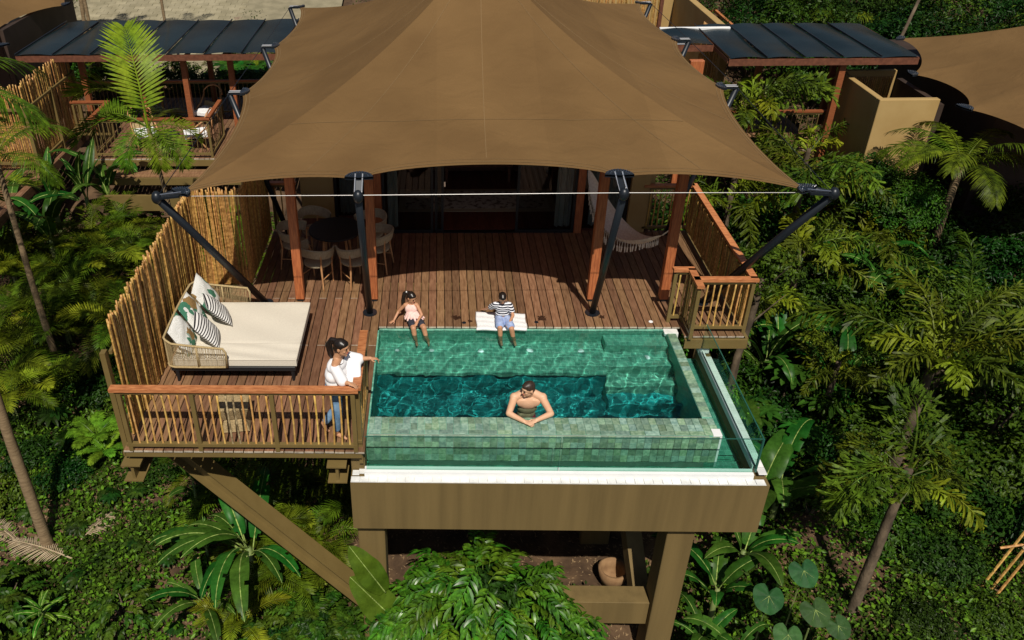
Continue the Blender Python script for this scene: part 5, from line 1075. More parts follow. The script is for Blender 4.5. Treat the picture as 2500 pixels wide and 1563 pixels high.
for i, (x, y, s) in enumerate([(-2.0, 8.75, 1.0), (-2.45, 8.45, .9), (-1.5, 8.45, .9), (-1.05, 8.1, .7)]):
    twig_shrub(x, y, ['broad leaved shrub below the end of the steel brace', 'broad leaved shrub at the bottom edge left of the steel brace', 'broad leaved shrub between the brace and the big banana leaves', 'low broad leaved shrub under the big banana leaves'][i], .55 * s, .5 * s, .4 * s, 90, 'twig_b', 1.0, .35, 10 + i, 'broadleaf_shrub')
twig_shrub(-7.3, 9.0, 'dark leafy shrub at the left edge near the bottom', .55, .7, .6, 110, 'twig_b', 1.1, .35, 31, 'broadleaf_shrub'); twig_shrub(-5.1, 9.0, 'small dark green shrub in the ground cover at the bottom left', .38, .35, .3, 50, 'twig_b', 1.0, .2, 32, 'broadleaf_shrub')
t = plant('rosette_plant', 'young plant with a rosette of long yellow green leaves at the bottom left', -6.36, 8.80)
for k in range(14): link('leaf', FR['mango'][k % 2], t, (0, 0, .35 + .012 * k), (0, -(-.35 + .075 * k), k * 2.4), 1.1 - .03 * k)
MB().tube([(0, 0, -.1), (0, 0, .5)], .015, 6).build('stem', 'greentrunk', t)
for i, (x, y) in enumerate([(-6.54, 12.36), (-6.25, 12.0)]):
    t = plant('fern', ['bright fern beside the front corner of the fence', 'smaller fern just below the bright fern'][i], x, y)
    for k in range(7): put(t, 'fern', k * .9, random.uniform(-.2, .2), 1.2 if i == 0 else .9, (0, 0, .1))
for i, (x, y, s) in enumerate([(-7.6, 12.9, 1.2), (-7.2, 12.4, 1.0), (-6.0, 11.2, .8), (-5.5, 11.3, .7), (-6.4, 10.6, .8), (-6.1, 9.6, .8), (-4.6, 9.9, .6), (-5.6, 8.6, .6), (-4.2, 8.7, .6), (-5.2, 10.2, .6), (-7.4, 10.9, .8), (-4.9, 9.3, .6)]):
    t = plant('philodendron', 'low philodendron with cut leaves in the ground cover on the left slope', x, y, 'philodendrons on the left slope')
    for k in range(5): put(t, 'palmate', k * 1.25 + random.random(), random.uniform(-.5, .1), s * random.uniform(.6, .95), (.10 * s * math.cos(k * 1.25), .10 * s * math.sin(k * 1.25), .28 * s))
for i, (x, y, az, s) in enumerate([(-6.35, 10.05, 2.9, 1.0), (-7.4, 10.35, 2.6, .8), (-6.3, 10.4, 1.0, .7)]):
    o = link('dead_frond', FR['dead'][0], None, (x, y, ground(x, y) + .14), (.1, 0, az), s); tag(o, ['pale dry palm frond lying at the foot of the tall palm', 'dry palm frond on the soil left of the tall palm', 'curled dry frond right behind the foot of the tall palm'][i], 'dead frond', 'dry fallen fronds')
# right of the pool
for i, (x, y, s, n, lb) in enumerate([(4.48, 9.2, .85, 6, 'banana plant standing close right of the right column'), (5.0, 9.75, .9, 6, 'banana plant beyond the right column with pale midribs'), (5.4, 10.6, 1.0, 5, 'banana plant with a broad shaded leaf right of the tank corner'), (4.1, 8.45, .7, 5, 'banana plant at the bottom edge right of the column'), (4.45, 8.1, .7, 4, 'banana plant at the bottom edge beside the heart-shaped leaves'), (2.2, 8.15, .55, 4, 'small banana shoots below the concrete beam'), (5.9, 10.9, 1.1, 5, 'banana plant with a long leaf pointing right of the tank')]):
    bananas(x, y, lb, 'bananas right of the pool', n, 'banana' if i != 2 else 'big', s, .75 if i not in (3, 5) else .4, (-.35, .25))
for i, (x, y, h, s, az) in enumerate([(4.98, 8.62, 1.4, 1.15, 4.4), (5.55, 8.92, 1.45, 1.1, 4.9), (5.60, 8.42, 1.4, 1.1, 5.0), (5.14, 8.12, 1.35, 1.05, 4.5), (5.92, 8.28, 1.2, .9, 5.2)]):
    t = plant('heartleaf_plant', ['big heart-shaped leaf nearest the right column', 'lit heart-shaped leaf at the top of the group', 'big heart-shaped leaf in the middle of the group', 'lowest heart-shaped leaf of the group', 'heart-shaped leaf next to the dark palm trunk'][i], x, y, 'heart-shaped leaves at the bottom right'); link('leaf', FR['heart'][i % 3], t, (0, 0, h), (R(30), 0, 0) if False else Matrix.Rotation(az, 3, 'Z').to_4x4().to_3x3().to_euler(), s); t.children[0].rotation_euler = (Matrix.Rotation(R(32), 3, 'X') @ Matrix.Rotation(az, 3, 'Z')).to_euler(); MB().tube([(.02, .02, -.1), (0, 0, h - .42)], .012, 5).build('stem', 'greentrunk', t)
def fishpalm(x, y, h, label, n=9, sc=1.0, lean=(0, 0), r=.07, az0=0.0, mt='bark', yel=.22, el=(-.65, .35), key='plume'):
    t = plant('fishtail_palm', label, x, y, None, cat='palm'); top = (lean[0], lean[1], h); trunk(t, [(0, 0, -.2), (lean[0] * .4, lean[1] * .4, h * .5), top], [r * 1.15, r, r * .75], mt)
    n = max(7, int(n * .9))
    for k in range(n): put(t, 'plume_y' if random.random() < yel else (key if random.random() < .8 else 'fish'), az0 + 6.283 * k / n + random.uniform(-.25, .25), random.uniform(*el), sc * random.uniform(.65, 1.2), (lean[0], lean[1], h - .45 * random.random()), random.uniform(-.2, .2))
    return t
fishpalm(6.75, 9.28, 3.0, 'fishtail palm with a dark leaning trunk at the lower right', 10, .85, (.05, .05), .075, key='fish')
fishpalm(8.3, 11.8, 3.0, 'large fishtail palm filling the right side of the picture', 12, 1.15, (0, 0), .09)
fishpalm(7.2, 12.6, 2.0, 'fishtail palm with low fronds left of the large one', 8, .8, (0, 0), .06)
fishpalm(7.2, 15.0, 2.3, 'fishtail palm beside the right balcony', 10, 1.05); fishpalm(6.2, 14.2, 1.9, 'fishtail palm close to the bamboo balcony screen', 9, .9)
fishpalm(7.7, 16.8, 2.6, 'fishtail palm behind the right tent corner', 10, 1.1); fishpalm(6.3, 16.9, 2.2, 'fishtail palm under the right edge of the tent', 9, 1.0); fishpalm(8.7, 19.1, 2.3, 'drooping fishtail palm before the right walkway post', 10, 1.1); fishpalm(7.2, 19.3, 2.9, 'drooping fishtail palm in front of the right walkway roof', 11, 1.1); fishpalm(9.6, 13.4, 2.2, 'fishtail palm cut by the right edge', 9, 1.0); fishpalm(9.0, 16.4, 1.5, 'fishtail palm in the shade of the right slope', 9, .9)
t = plant('coconut_palm', 'green feather palm below the right neighbour tent', 10.9, 16.9, None, cat='palm'); trunk(t, [(0, 0, -.1), (0, 0, 3.0)], [.09, .07])
for k in range(11): link('frond', FR['coco'][k % 2], t, (0, 0, 3.0), (random.uniform(-.2, .2), -random.uniform(-.35, .35), k * .58), .95)
for i, (x, y, s, lb) in enumerate([(6.86, 14.2, 1.1, 'banana plant with a long lit leaf right of the balcony'), (6.4, 13.6, .9, 'banana plant below the balcony corner'), (8.9, 16.0, 1.0, 'banana clump on the right slope beside the bare soil'), (9.5, 18.0, 1.0, 'banana clump below the tan neighbour wall'), (9.3, 15.4, .9, 'banana plant with ragged leaves on the right slope'), (7.6, 13.0, .8, 'banana plant with a hanging leaf above the pale slope'), (10.6, 18.2, .9, 'upright banana leaf before the tan neighbour wall')]):
    bananas(x, y, lb, 'bananas on the right slope', 6, 'banana', s, .9, (-.3, .3))
for i, (x, y, h) in enumerate([(6.6, 13.0, 1.4), (7.2, 12.6, 1.2), (6.5, 11.9, 1.0), (5.85, 12.3, 1.1), (7.8, 14.3, 1.3), (10.3, 19.8, 1.6)]):
    t = plant('cecropia', 'slim plant with hand-shaped leaves on the slope right of the pool', x, y, 'hand-leaved plants on the right slope'); MB().tube([(0, 0, -.1), (0, 0, h)], .02, 6).build('trunk', 'bark', t)
    for k in range(7): put(t, 'palmate_b', k * .95, random.uniform(-.2, .25), random.uniform(.8, 1.1), (.18 * math.cos(k * .95), .18 * math.sin(k * .95), h + random.uniform(-.15, .12)))
# trunk beside the glass
t = plant('bare_tree', 'bare brown tree trunk rising beside the glass balustrade', 5.55, 12.9, None, cat='tree'); trunk(t, [(0, 0, -.2), (-.05, 0, 1.4), (.10, .1, 2.4), (.16, .15, 3.1)], [.085, .07, .06, .04], 'bark', False)
for k in range(5): MB().tube([(.1, .1, 2.2 + .15 * k), (.1 + .5 * math.cos(k * 1.3), .1 + .5 * math.sin(k * 1.3), 2.8 + .2 * k)], [.02, .006], 5).build('branch', 'bark', t)
c = crown_mesh(77, .6, .6, .5, 26, 40, .10, 'leaf_bush'); link('crown', c, t, (.15, .2, 3.2))
# bushes: right slope and upper right
spots = [(12.9, 19.0), (12.6, 17.6), (12.2, 16.4), (11.2, 15.4), (11.5, 14.3), (11.0, 16.6), (10.2, 14.6), (12.4, 15.2), (11.9, 13.2), (10.4, 12.6), (13.2, 14.0), (13.4, 16.8), (9.7, 17.4), (10.0, 18.9)]
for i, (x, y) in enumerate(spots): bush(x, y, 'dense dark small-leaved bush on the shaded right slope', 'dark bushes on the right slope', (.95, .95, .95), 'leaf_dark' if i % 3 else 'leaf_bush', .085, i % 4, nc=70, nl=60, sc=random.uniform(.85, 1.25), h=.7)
for i, (x, y) in enumerate([(9.35, 17.6), (9.85, 17.5), (9.5, 17.1), (10.3, 17.3), (10.0, 16.9)]): bush(x, y, 'sunlit small-leaved bush between the walkway post and the tan neighbour wall', 'lit bushes by the walkway post', (.8, .8, .9), 'leaf_bush', .075, 5 + i % 2, nc=80, nl=60, sc=.95, h=2.0)
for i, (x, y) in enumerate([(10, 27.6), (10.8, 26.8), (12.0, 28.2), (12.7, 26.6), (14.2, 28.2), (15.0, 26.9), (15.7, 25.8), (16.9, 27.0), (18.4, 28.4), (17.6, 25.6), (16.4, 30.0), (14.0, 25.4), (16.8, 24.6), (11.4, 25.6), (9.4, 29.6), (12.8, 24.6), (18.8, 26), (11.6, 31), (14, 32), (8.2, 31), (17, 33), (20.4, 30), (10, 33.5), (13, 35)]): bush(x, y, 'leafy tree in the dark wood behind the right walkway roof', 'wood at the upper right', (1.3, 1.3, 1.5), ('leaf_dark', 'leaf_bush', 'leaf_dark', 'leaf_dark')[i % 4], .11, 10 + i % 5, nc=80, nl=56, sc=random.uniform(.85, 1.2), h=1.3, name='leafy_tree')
for i, (x, y) in enumerate([(12.6, 23.8), (14.4, 24.4), (16.2, 23.4), (15.2, 23.0), (11.8, 27.4), (17.6, 24.2)]): areca(x, y, 'feather palm at the edge of the wood at the upper right', 'feather palms at the upper right', 9, 1.1, 1.2, 'coco', .25)
tag(MB().tube([(11.9, 23.5, -1.6), (12.3, 23.6, .6), (12.9, 23.8, 3.2)], [.06, .05, .035], 7).build('slim_tree', 'bark', None, True), 'slim bare trunk leaning right behind the right walkway roof', 'tree')
# hedge behind the left walkway
for i, (x, y) in enumerate([(-10.5, 26.2), (-9.3, 26.4), (-8.1, 26.2), (-7.0, 26.4), (-5.9, 26.2), (-4.8, 26.5), (-3.6, 26.4), (-11.6, 26.8)]): bush(x, y, 'leafy hedge bush behind the left walkway', 'hedge behind the left walkway', (.9, .7, .75), 'leaf_bush', .10, 20 + i % 3, nc=60, nl=46, sc=random.uniform(.8, 1.0), h=.5)
for i, (x, y) in enumerate([(-13.0, 28.2), (-11.7, 27.6), (-10.9, 27.4), (-6.6, 27.6), (-6.0, 28.4), (-5.3, 27.8)]):
    areca(x, y, 'palm growing at the roadside behind the left walkway', 'roadside palms at the upper left', 8, .85, .5, 'areca', .4)
for i, (x, y, h) in enumerate([(-6.5, 27.0, .9), (-5.9, 26.9, .8), (-10.6, 26.9, 1.3)]):
    t = plant('fan_leaf_plant', ['plant with umbrella-like leaves left of the roadside rocks', 'plant with umbrella-like leaves right beside the tent top', 'bright leaved plant behind the walkway roof'][i], x, y)
    for k in range(7): put(t, 'palmate_b', k * .9, random.uniform(-.1, .3), 1.5, (.3 * math.cos(k * .9), .3 * math.sin(k * .9), h))
    MB().tube([(0, 0, -.1), (0, 0, h)], .03, 6).build('stem', 'greentrunk', t)
for i, (x, y, r_) in enumerate([(-11.3, 27.3, .07), (-10.95, 27.2, .06), (-8.6, 27.4, .05)]):
    t = plant('road_palm', ['leaning trunk at the roadside, left of the pair', 'straight trunk at the roadside, right of the pair', 'pale slim trunk rising before the paved road'][i], x, y, None, cat='palm'); trunk(t, [(0, 0, -.1), (.2 if i == 0 else 0, 0, 2.6), (.3 if i == 0 else .05, 0, 5.5)], [r_, r_ * .9, r_ * .8])
    for k in range(7): put(t, 'areca', k * .9, -.2, .9, (.3 if i == 0 else .05, 0, 5.5))
# small leafy fill near the deck side on the right
for i, (x, y) in enumerate([(5.4, 11.9), (5.6, 14.4), (5.9, 13.4), (5.3, 12.6), (6.2, 15.6), (5.6, 15.6)]): bush(x, y, 'leafy understorey bush right below the balcony', 'understorey bushes below the balcony', (.6, .6, .6), ('leaf_bush', 'leaf_bright')[i % 2], .095, 30 + i % 3, nc=40, nl=40, h=.5)
for i, (x, y, s_) in enumerate([(7.9, 10.9, .9), (8.6, 10.2, .8), (9.3, 11.4, 1.1), (10.0, 11.9, 1.2), (10.4, 10.8, 1.0), (9.6, 12.6, 1.1), (8.9, 9.3, .7), (7.7, 9.0, .6), (10.9, 11.8, 1.1), (7.1, 11.6, .8), (8.2, 13.0, .9), (9.0, 14.6, 1.0), (7.0, 13.6, .8)]):
    bush(x, y, 'low vine-covered mound of leaves on the lower right slope', 'vine mounds on the lower right slope', (.85, .85, .45), ('leaf_bush', 'leaf_dark', 'leaf_ground')[i % 3], .095, 40 + i % 4, nc=60, nl=50, sc=s_, h=.15, name='vine_mound')
for i, (x, y, s_) in enumerate([(-5.6, 12.6, .9), (-6.9, 11.7, .8), (-5.2, 11.9, .8), (-8.2, 11.6, 1.0), (-7.9, 12.2, .8), (-4.9, 12.9, .9), (-6.0, 13.4, 1.0), (-6.8, 13.6, 1.0)]):
    bush(x, y, 'low leafy mound on the slope left of the corner deck', 'leafy mounds on the left slope', (.75, .75, .4), ('leaf_bush', 'leaf_dark', 'leaf_ground')[i % 3], .085, 50 + i % 3, nc=50, nl=46, sc=s_, h=.12, name='leafy_mound')
for i, (x, y, s_) in enumerate([(5.9, 11.4, .9), (6.6, 11.0, .9), (6.2, 12.6, 1.0), (7.0, 12.0, 1.0), (7.6, 12.4, 1.1), (6.8, 13.4, 1.1), (7.6, 14.0, 1.2), (8.4, 13.6, 1.1), (6.4, 14.8, 1.1), (7.2, 15.8, 1.3), (8.2, 15.2, 1.2), (8.6, 16.8, 1.3), (6.8, 17.4, 1.4), (7.8, 18.0, 1.4), (5.9, 16.0, 1.2), (5.8, 18.0, 1.3), (9.4, 14.2, 1.1), (10.4, 15.8, 1.2), (9.8, 16.2, 1.2), (5.2, 11.0, .7)]):
    bush(x, y, 'dark leafy undergrowth bush among the palms right of the balcony', 'undergrowth right of the balcony', (.8, .8, .7), ('leaf_dark', 'leaf_bush', 'leaf_dark')[i % 3], .10, 60 + i % 4, nc=60, nl=46, sc=s_, h=.5, name='undergrowth_bush')
# bamboo stakes
tp_ = thing('bamboo_stakes', 'bundle of tied bamboo stakes leaning on the slope at the right edge', 'stakes', (9.55, 10.0, ground(9.55, 10.0)))
for a, b in (((-.35, -.25, .05), (.75, .35, 2.1)), ((-.30, -.35, .05), (.85, .3, 2.2)), ((-.42, -.15, .05), (.62, .45, 2.0)), ((-.2, .1, .75), (.5, .0, 1.05)), ((.05, 0, .9), (.75, -.65, .1)), ((.1, .05, .95), (.95, -.5, .15))): MB().tube([a, b], .022, 6).build('stake', 'bamboo_old' if a[0] > -.1 else 'bamboo', tp_)
# ---------------------------------------------------------------- people
class Body(MB):
    def cap(s, a, b, ra, rb, n=12):
        s.tube([a, b], [ra, rb], n); s.ball(a, ra, n, 8); s.ball(b, rb, n, 8); return s
    def chain(s, pts, rad):
        for i in range(len(pts) - 1): s.cap(pts[i], pts[i + 1], rad[i], rad[i + 1])
        return s
    def ell(s, c, r, f=(0, -1, 0), u=(0, 0, 1)):      # radii: side, forward, up
        f = Vector(f).normalized(); u = Vector(u); u = (u - f * u.dot(f)).normalized(); x = f.cross(u); t = MB().ball((0, 0, 0), 1, 16, 12); c = Vector(c)
        s.add([c + x * (v[0] * r[0]) + f * (v[1] * r[1]) + u * (v[2] * r[2]) for v in t.v], t.f); return s
    def hand(s, w, d, pn, sc=1.0, curl=.3, point=False, side=1, spread=.12):     # wrist, direction, palm normal
        w = Vector(w); d = Vector(d).normalized(); pn = Vector(pn); pn = (pn - d * pn.dot(d)).normalized(); x = d.cross(pn) * side
        s.ell(w + d * .042 * sc, (.036 * sc, .046 * sc, .015 * sc), d, pn)
        for k, ln in enumerate((.066, .074, .070, .056)):
            o = (k - 1.5) * .0175 * sc; b = w + d * .078 * sc + x * o; cu = curl
            if point: cu = .05 if k == 0 else 1.5
            dd = (d + x * (k - 1.5) * spread).normalized(); r = .0082 * sc; p = b
            for j, fr in enumerate((.45, .30, .25)):
                dd = (dd + pn * math.tan(min(1.2, cu * .5))).normalized(); q = p + dd * (ln * fr * sc); s.cap(p, q, r, r * .9, 8); p = q; r *= .9
        b = w + d * .02 * sc - x * .032 * sc; m = b + (d * .6 - x * .6 + pn * .25).normalized() * .04 * sc; s.cap(b, m, .012 * sc, .0105 * sc, 8); s.cap(m, m + (d * .9 - x * .1 + pn * .3).normalized() * .03 * sc, .010 * sc, .0085 * sc, 8); return s
    def head(s, c, f, u, k=1.0, nb=None, nr=.048):
        c = Vector(c); f = Vector(f).normalized(); u = Vector(u); u = (u - f * u.dot(f)).normalized(); x = f.cross(u); s.ell(c + u * .022 * k, (.073 * k, .093 * k, .092 * k), f, u); s.ell(c + f * .022 * k - u * .045 * k, (.056 * k, .066 * k, .068 * k), f, u); s.ball(c + f * .066 * k - u * .090 * k, .024 * k, 10, 8)
        s.cap(c + f * .088 * k + u * .012 * k, c + f * .106 * k - u * .022 * k, .009 * k, .0135 * k, 8); s.ell(c + f * .078 * k + u * .034 * k, (.048 * k, .016 * k, .010 * k), f, u)
        for q in (-1, 1): s.ell(c + x * (.074 * k * q) - f * .006 * k - u * .008 * k, (.010 * k, .020 * k, .030 * k), f, u); s.ell(c + x * (.036 * k * q) + f * .060 * k - u * .024 * k, (.022 * k, .020 * k, .018 * k), f, u)
        if nb: s.cap(c - u * .055 * k - f * .018 * k, nb, nr * k, nr * 1.12 * k)
        s.hd = (c, f, u, x, k); return s
    def surf(s, name, mt, parent, vox=.008, it=5, loc=(0, 0, 0)):
        L = Vector(loc); me = bpy.data.meshes.new(name); me.from_pydata([Vector(v) - L for v in s.v], [], s.f); o = bpy.data.objects.new(name, me); COL.objects.link(o)
        r = o.modifiers.new('r', 'REMESH'); r.mode = 'VOXEL'; r.voxel_size = vox; r.use_smooth_shade = True
        q = o.modifiers.new('s', 'SMOOTH'); q.factor = .5; q.iterations = it
        dg = bpy.context.evaluated_depsgraph_get(); m2 = bpy.data.meshes.new_from_object(o.evaluated_get(dg)); bpy.data.objects.remove(o); m2.name = name; m2.materials.clear(); m2.materials.append(MATS[mt]); m2.polygons.foreach_set('use_smooth', [True] * len(m2.polygons))
        ob = link(name, m2, parent)
        try: ob.cycles.is_caustics_receiver = True
        except Exception: pass
        return ob
def face(B, root, L):
    c, f, u, x, k = B.hd; L = Vector(L)
    for q in (-1, 1):
        Body().ell(c - L + x * (.030 * k * q) + f * .0835 * k + u * .008 * k, (.0125 * k, .006 * k, .006 * k), f, u).build('eye', 'eye', root, True); Body().ell(c - L + x * (.031 * k * q) + f * .088 * k + u * .030 * k, (.020 * k, .006 * k, .0045 * k), f, u).build('eyebrow', 'hair', root, True)
    Body().ell(c - L + f * .090 * k - u * .052 * k, (.022 * k, .006 * k, .007 * k), f, u).build('mouth', 'lip', root, True)
def hairdo(B, L, root, mt, tail=None, short=False, k2=1.0):
    c, f, u, x, k = B.hd; H = Body()
    if short: H.ell(c + u * .040 * k - f * .010 * k, (.078 * k, .096 * k, .086 * k), f, u); H.ell(c + u * .075 * k + f * .035 * k, (.055 * k, .055 * k, .040 * k), f, u); H.ell(c - u * .005 * k - f * .045 * k, (.068 * k, .055 * k, .070 * k), f, u)
    else: H.ell(c + u * .034 * k - f * .016 * k, (.081 * k, .098 * k, .090 * k), f, u); H.ell(c - u * .010 * k - f * .040 * k, (.074 * k, .060 * k, .085 * k), f, u); H.ell(c + u * .060 * k + f * .035 * k, (.066 * k, .05 * k, .046 * k), f, u)
    if tail: H.chain(*tail)
    return H.surf('hair', mt, root, .007, 3, L)
def V3(*a): return Vector(a)
# woman -----------------------------------------------------------------
L = (-1.32, 8.74, .004)
wm = tag(thing('person', 'woman in white blouse and jeans at the railing, pointing towards the pool', 'person', L), 'woman in white blouse and jeans at the railing, pointing towards the pool', 'person')
B = Body(); f_ = (.90, -.36, -.12)
B.head((-1.185, 8.71, 1.465), f_, (.10, 0, 1), 1.0, V3(-1.25, 8.73, 1.30))
B.chain([V3(-1.27, 8.60, 1.245), V3(-1.25, 8.73, 1.275), V3(-1.20, 8.86, 1.245)], [.055, .06, .055]); B.ell((-1.26, 8.73, 1.14), (.15, .10, .15), f_); B.ell((-1.29, 8.74, .95), (.125, .095, .13), f_); B.ell((-1.31, 8.74, .84), (.15, .115, .10), f_)
B.chain([V3(-1.20, 8.87, 1.24), V3(-1.00, 8.88, 1.175), V3(-.84, 8.84, 1.21)], [.045, .036, .026]); B.hand((-.84, 8.84, 1.21), (1, -.12, .02), (0, -.15, -1), .95, .3, True, 1)
B.chain([V3(-1.27, 8.59, 1.23), V3(-1.17, 8.52, 1.07), V3(-1.09, 8.47, 1.085)], [.045, .036, .026]); B.hand((-1.09, 8.47, 1.085), (.85, -.25, -.25), (-.2, 0, -1), .95, .5, False, -1)
B.chain([V3(-1.30, 8.68, .80), V3(-1.29, 8.67, .43), V3(-1.33, 8.73, .085)], [.075, .05, .034]); B.cap(V3(-1.345, 8.745, .045), V3(-1.23, 8.68, .03), .034, .026); B.cap(V3(-1.25, 8.70, .026), V3(-1.20, 8.66, .024), .03, .018)
B.chain([V3(-1.32, 8.81, .80), V3(-1.33, 8.80, .42), V3(-1.50, 8.83, .165)], [.075, .05, .034]); B.cap(V3(-1.52, 8.835, .15), V3(-1.49, 8.83, .045), .032, .024); B.cap(V3(-1.49, 8.83, .04), V3(-1.45, 8.82, .022), .025, .016)
B.surf('body', 'skin_tan', wm, .0065, 5, L); face(B, wm, L)
J = Body(); J.ell((-1.31, 8.74, .86), (.158, .122, .10), f_); J.chain([V3(-1.30, 8.68, .80), V3(-1.29, 8.67, .43), V3(-1.325, 8.725, .15)], [.088, .064, .052]); J.chain([V3(-1.32, 8.81, .80), V3(-1.33, 8.80, .42), V3(-1.475, 8.825, .20)], [.088, .064, .052]); J.surf('jeans', 'jeans', wm, .009, 4, L)
T = Body(); T.ell((-1.26, 8.73, 1.20), (.185, .115, .085), f_); T.ell((-1.27, 8.73, 1.08), (.205, .140, .14), f_); T.ell((-1.275, 8.73, .97), (.19, .145, .11), f_); T.chain([V3(-1.19, 8.86, 1.235), V3(-1.00, 8.87, 1.175)], [.075, .080])
for k in range(7):
    a = V3(-1.22 + .035 * k, 8.83, 1.17); b = V3(-1.17 + .022 * k, 8.67 - .006 * k, .99 - .020 * k + .008 * (k % 2)); T.chain([a, a.lerp(b, .5) + V3(.03, -.02, .0), b], [.05, .036, .026])
for k in range(0): an = k * .63; T.cap(V3(-1.28 + .17 * math.cos(an), 8.73 + .12 * math.sin(an), 1.05), V3(-1.285 + .19 * math.cos(an), 8.73 + .135 * math.sin(an), .885), .03, .022)
T.chain([V3(-1.27, 8.60, 1.225), V3(-1.18, 8.53, 1.08)], [.07, .075]); T.surf('blouse', 'blouse', wm, .009, 14, L)
c = B.hd[0]; hairdo(B, L, wm, 'hair', ([c + V3(-.07, .03, .09), c + V3(-.125, .05, .085), c + V3(-.165, .06, .0), c + V3(-.15, .06, -.14), c + V3(-.12, .05, -.24)], [.03, .034, .046, .040, .012]))
MB().tube([V3(-1.30, 8.66, 1.315) - V3(*L), V3(-1.20, 8.63, 1.26) - V3(*L), V3(-1.17, 8.70, 1.235) - V3(*L), V3(-1.17, 8.79, 1.27) - V3(*L)], .004, 5).build('necklace', 'hair', wm)
# man -------------------------------------------------------------------
L = (1.29, 9.60, -1.24)
mn = thing('person', 'shirtless man standing in the pool with his arms folded on the rim', 'person', L)
B = Body(); f_ = (-.86, -.48, -.16); ft = (0, -1, -.1)
B.head((1.275, 9.405, .305), f_, (-.05, -.05, 1), 1.0, V3(1.29, 9.47, .17), .056)
B.chain([V3(1.10, 9.46, .115), V3(1.20, 9.48, .17), V3(1.29, 9.48, .185), V3(1.38, 9.48, .17), V3(1.48, 9.46, .115)], [.062, .058, .055, .058, .062]); B.ell((1.29, 9.49, .04), (.175, .105, .14), ft)
for q in (-1, 1): B.ell((1.29 + q * .078, 9.415, .05), (.088, .022, .07), ft); B.ell((1.29 + q * .20, 9.46, .115), (.062, .065, .07), ft)
B.ell((1.29, 9.52, -.15), (.145, .095, .16), ft); B.ell((1.29, 9.56, -.36), (.14, .10, .17), ft); B.ell((1.29, 9.60, -.52), (.155, .115, .11), ft)
B.chain([V3(1.09, 9.455, .105), V3(1.005, 9.215, .025), V3(1.20, 9.07, .005)], [.056, .045, .031]); B.hand((1.20, 9.07, .005), (.85, -.60, -.05), (0, 0, -1), 1.05, .12, False, -1, .05)
B.chain([V3(1.49, 9.455, .105), V3(1.585, 9.215, .025), V3(1.375, 9.075, .022)], [.056, .045, .031]); B.hand((1.375, 9.075, .022), (-.80, -.62, .0), (0, 0, -1), 1.05, .12, False, 1, .05)
B.chain([V3(1.22, 9.60, -.54), V3(1.20, 9.42, -.86), V3(1.20, 9.66, -1.16)], [.085, .06, .042]); B.cap(V3(1.20, 9.68, -1.19), V3(1.20, 9.52, -1.205), .036, .028); B.chain([V3(1.36, 9.60, -.54), V3(1.38, 9.42, -.86), V3(1.38, 9.66, -1.16)], [.085, .06, .042]); B.cap(V3(1.38, 9.68, -1.19), V3(1.38, 9.52, -1.205), .036, .028)
B.surf('body', 'skin_light', mn, .0065, 8, L); face(B, mn, L); hairdo(B, L, mn, 'hair_man', None, True)
J = Body(); J.ell((1.29, 9.60, -.52), (.168, .128, .12), ft); J.chain([V3(1.22, 9.60, -.54), V3(1.205, 9.46, -.78)], [.10, .085]); J.chain([V3(1.36, 9.60, -.54), V3(1.375, 9.46, -.78)], [.10, .085]); J.surf('swim_trunks', 'redtrunk', mn, .012, 3, L)
# girl ------------------------------------------------------------------
L = (-.36, 11.55, .004)
gl = thing('person', 'girl in pink top and dark shorts dangling her feet in the pool', 'person', L)
B = Body(); f_ = (.72, -.60, -.34); K = .84
B.head((-.405, 11.665, .425), f_, (.05, .05, 1), K, V3(-.415, 11.68, .305), .045)
B.chain([V3(-.50, 11.68, .275), V3(-.41, 11.69, .30), V3(-.32, 11.66, .29)], [.038, .042, .038]); B.ell((-.40, 11.66, .215), (.095, .065, .10), (.2, -1, 0)); B.ell((-.37, 11.60, .10), (.11, .08, .075), (.1, -1, 0))
B.chain([V3(-.51, 11.68, .27), V3(-.615, 11.70, .145), V3(-.685, 11.59, .045)], [.032, .026, .019]); B.hand((-.685, 11.59, .040), (-.75, -.62, -.22), (0, 0, -1), .74, .05, False, -1)
B.chain([V3(-.31, 11.66, .285), V3(-.235, 11.53, .185), V3(-.30, 11.43, .125)], [.032, .026, .019]); B.hand((-.30, 11.43, .125), (-.35, -.85, -.3), (0, .1, -1), .74, .3, False, 1)
for (h, k, a) in ((V3(-.41, 11.56, .075), V3(-.365, 11.325, .055), V3(-.325, 11.285, -.24)), (V3(-.31, 11.56, .075), V3(-.20, 11.335, .065), V3(-.135, 11.29, -.24))): B.chain([h, k, a], [.062, .045, .028]); B.cap(a + V3(0, .005, -.03), a + V3(.02, -.10, -.055), .026, .019)
B.surf('body', 'skin_child', gl, .006, 5, L); face(B, gl, L)
J = Body(); J.ell((-.36, 11.59, .09), (.12, .088, .07), (.1, -1, 0)); J.chain([V3(-.41, 11.56, .075), V3(-.38, 11.40, .065)], [.072, .062]); J.chain([V3(-.31, 11.56, .075), V3(-.235, 11.41, .072)], [.072, .062]); J.surf('shorts', 'navy', gl, .009, 3, L)
T = Body(); T.ell((-.405, 11.665, .22), (.108, .078, .095), (.2, -1, 0)); T.ell((-.375, 11.61, .13), (.135, .10, .075), (.2, -1, 0)); T.chain([V3(-.45, 11.67, .29), V3(-.44, 11.64, .22)], [.028, .05]); T.chain([V3(-.36, 11.66, .295), V3(-.36, 11.63, .22)], [.028, .05])
for k in range(9): an = 2.6 + k * .45; T.cap(V3(-.375 + .09 * math.cos(an), 11.60 + .07 * math.sin(an), .16), V3(-.355 + .155 * math.cos(an), 11.575 + .125 * math.sin(an), .105), .025, .018)
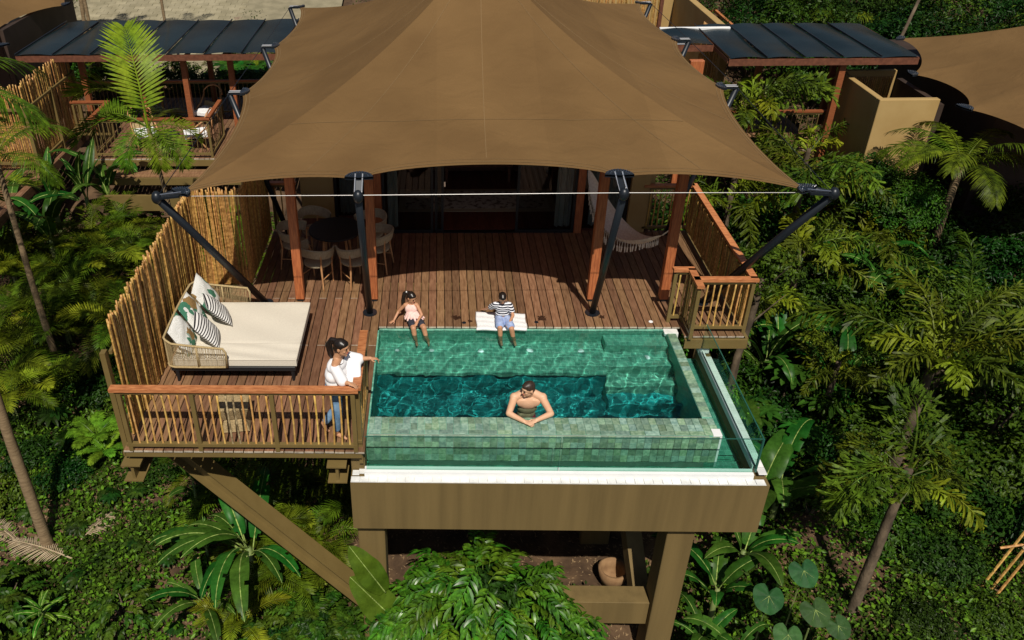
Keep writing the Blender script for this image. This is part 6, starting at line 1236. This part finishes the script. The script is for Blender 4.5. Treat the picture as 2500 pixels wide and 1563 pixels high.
T.surf('top', 'pink', gl, .008, 4, L); c = B.hd[0]; hairdo(B, L, gl, 'hair', ([c + V3(-.055, .06, .06), c + V3(-.11, .075, .03), c + V3(-.135, .06, -.10), c + V3(-.15, .05, -.20)], [.03, .036, .034, .014]))
Body().ball(c + V3(-.075, .05, .075) - V3(*L), (.014, .014, .014), 8, 6).build('hair_tie', 'fitting', gl, True)
# boy -------------------------------------------------------------------
L = (1.07, 11.55, .04)
by = thing('person', 'boy in a striped shirt and blue shorts sitting on the towel at the deck edge', 'person', L)
B = Body(); f_ = (.06, -.83, -.55)
B.head((1.05, 11.575, .475), f_, (0, -.3, 1), K, V3(1.06, 11.63, .345), .046)
B.chain([V3(.94, 11.63, .31), V3(1.06, 11.64, .335), V3(1.18, 11.63, .305)], [.04, .044, .04]); B.ell((1.06, 11.62, .23), (.10, .07, .11), (0, -1, 0)); B.ell((1.07, 11.58, .12), (.11, .085, .08), (0, -1, 0))
B.chain([V3(.935, 11.63, .305), V3(.85, 11.73, .205), V3(.79, 11.845, .095)], [.034, .027, .020]); B.hand((.79, 11.845, .095), (-.5, .75, -.35), (0, 0, -1), .74, .35, False, 1)
B.chain([V3(1.185, 11.63, .30), V3(1.225, 11.49, .20), V3(1.165, 11.365, .15)], [.034, .027, .020]); B.hand((1.165, 11.365, .15), (-.35, -.8, -.35), (0, .1, -1), .74, .4, False, 1)
for (h, k, a) in ((V3(1.02, 11.56, .105), V3(1.01, 11.315, .085), V3(1.035, 11.29, -.22)), (V3(1.12, 11.56, .105), V3(1.19, 11.28, .085), V3(1.25, 11.285, -.21))): B.chain([h, k, a], [.062, .045, .028]); B.cap(a + V3(0, .005, -.03), a + V3(.01, -.10, -.055), .026, .019)
B.surf('body', 'skin_child', by, .006, 5, L); face(B, by, L)
J = Body(); J.ell((1.07, 11.59, .11), (.122, .09, .068), (0, -1, 0)); J.chain([V3(1.02, 11.56, .105), V3(1.01, 11.36, .095)], [.075, .072]); J.chain([V3(1.12, 11.56, .105), V3(1.175, 11.335, .095)], [.075, .072]); J.surf('shorts', 'blueshort', by, .009, 3, L)
T = Body(); T.ell((1.06, 11.62, .255), (.115, .085, .095), (0, -1, 0)); T.ell((1.065, 11.60, .165), (.118, .092, .075), (0, -1, 0)); T.chain([V3(1.06, 11.635, .315), V3(.945, 11.63, .305), V3(.885, 11.685, .24)], [.06, .056, .05]); T.chain([V3(1.06, 11.635, .315), V3(1.175, 11.63, .30), V3(1.21, 11.555, .235)], [.06, .056, .05]); T.surf('shirt', 'shirt_stripe', by, .008, 4, L)
hairdo(B, L, by, 'hair', None, True)
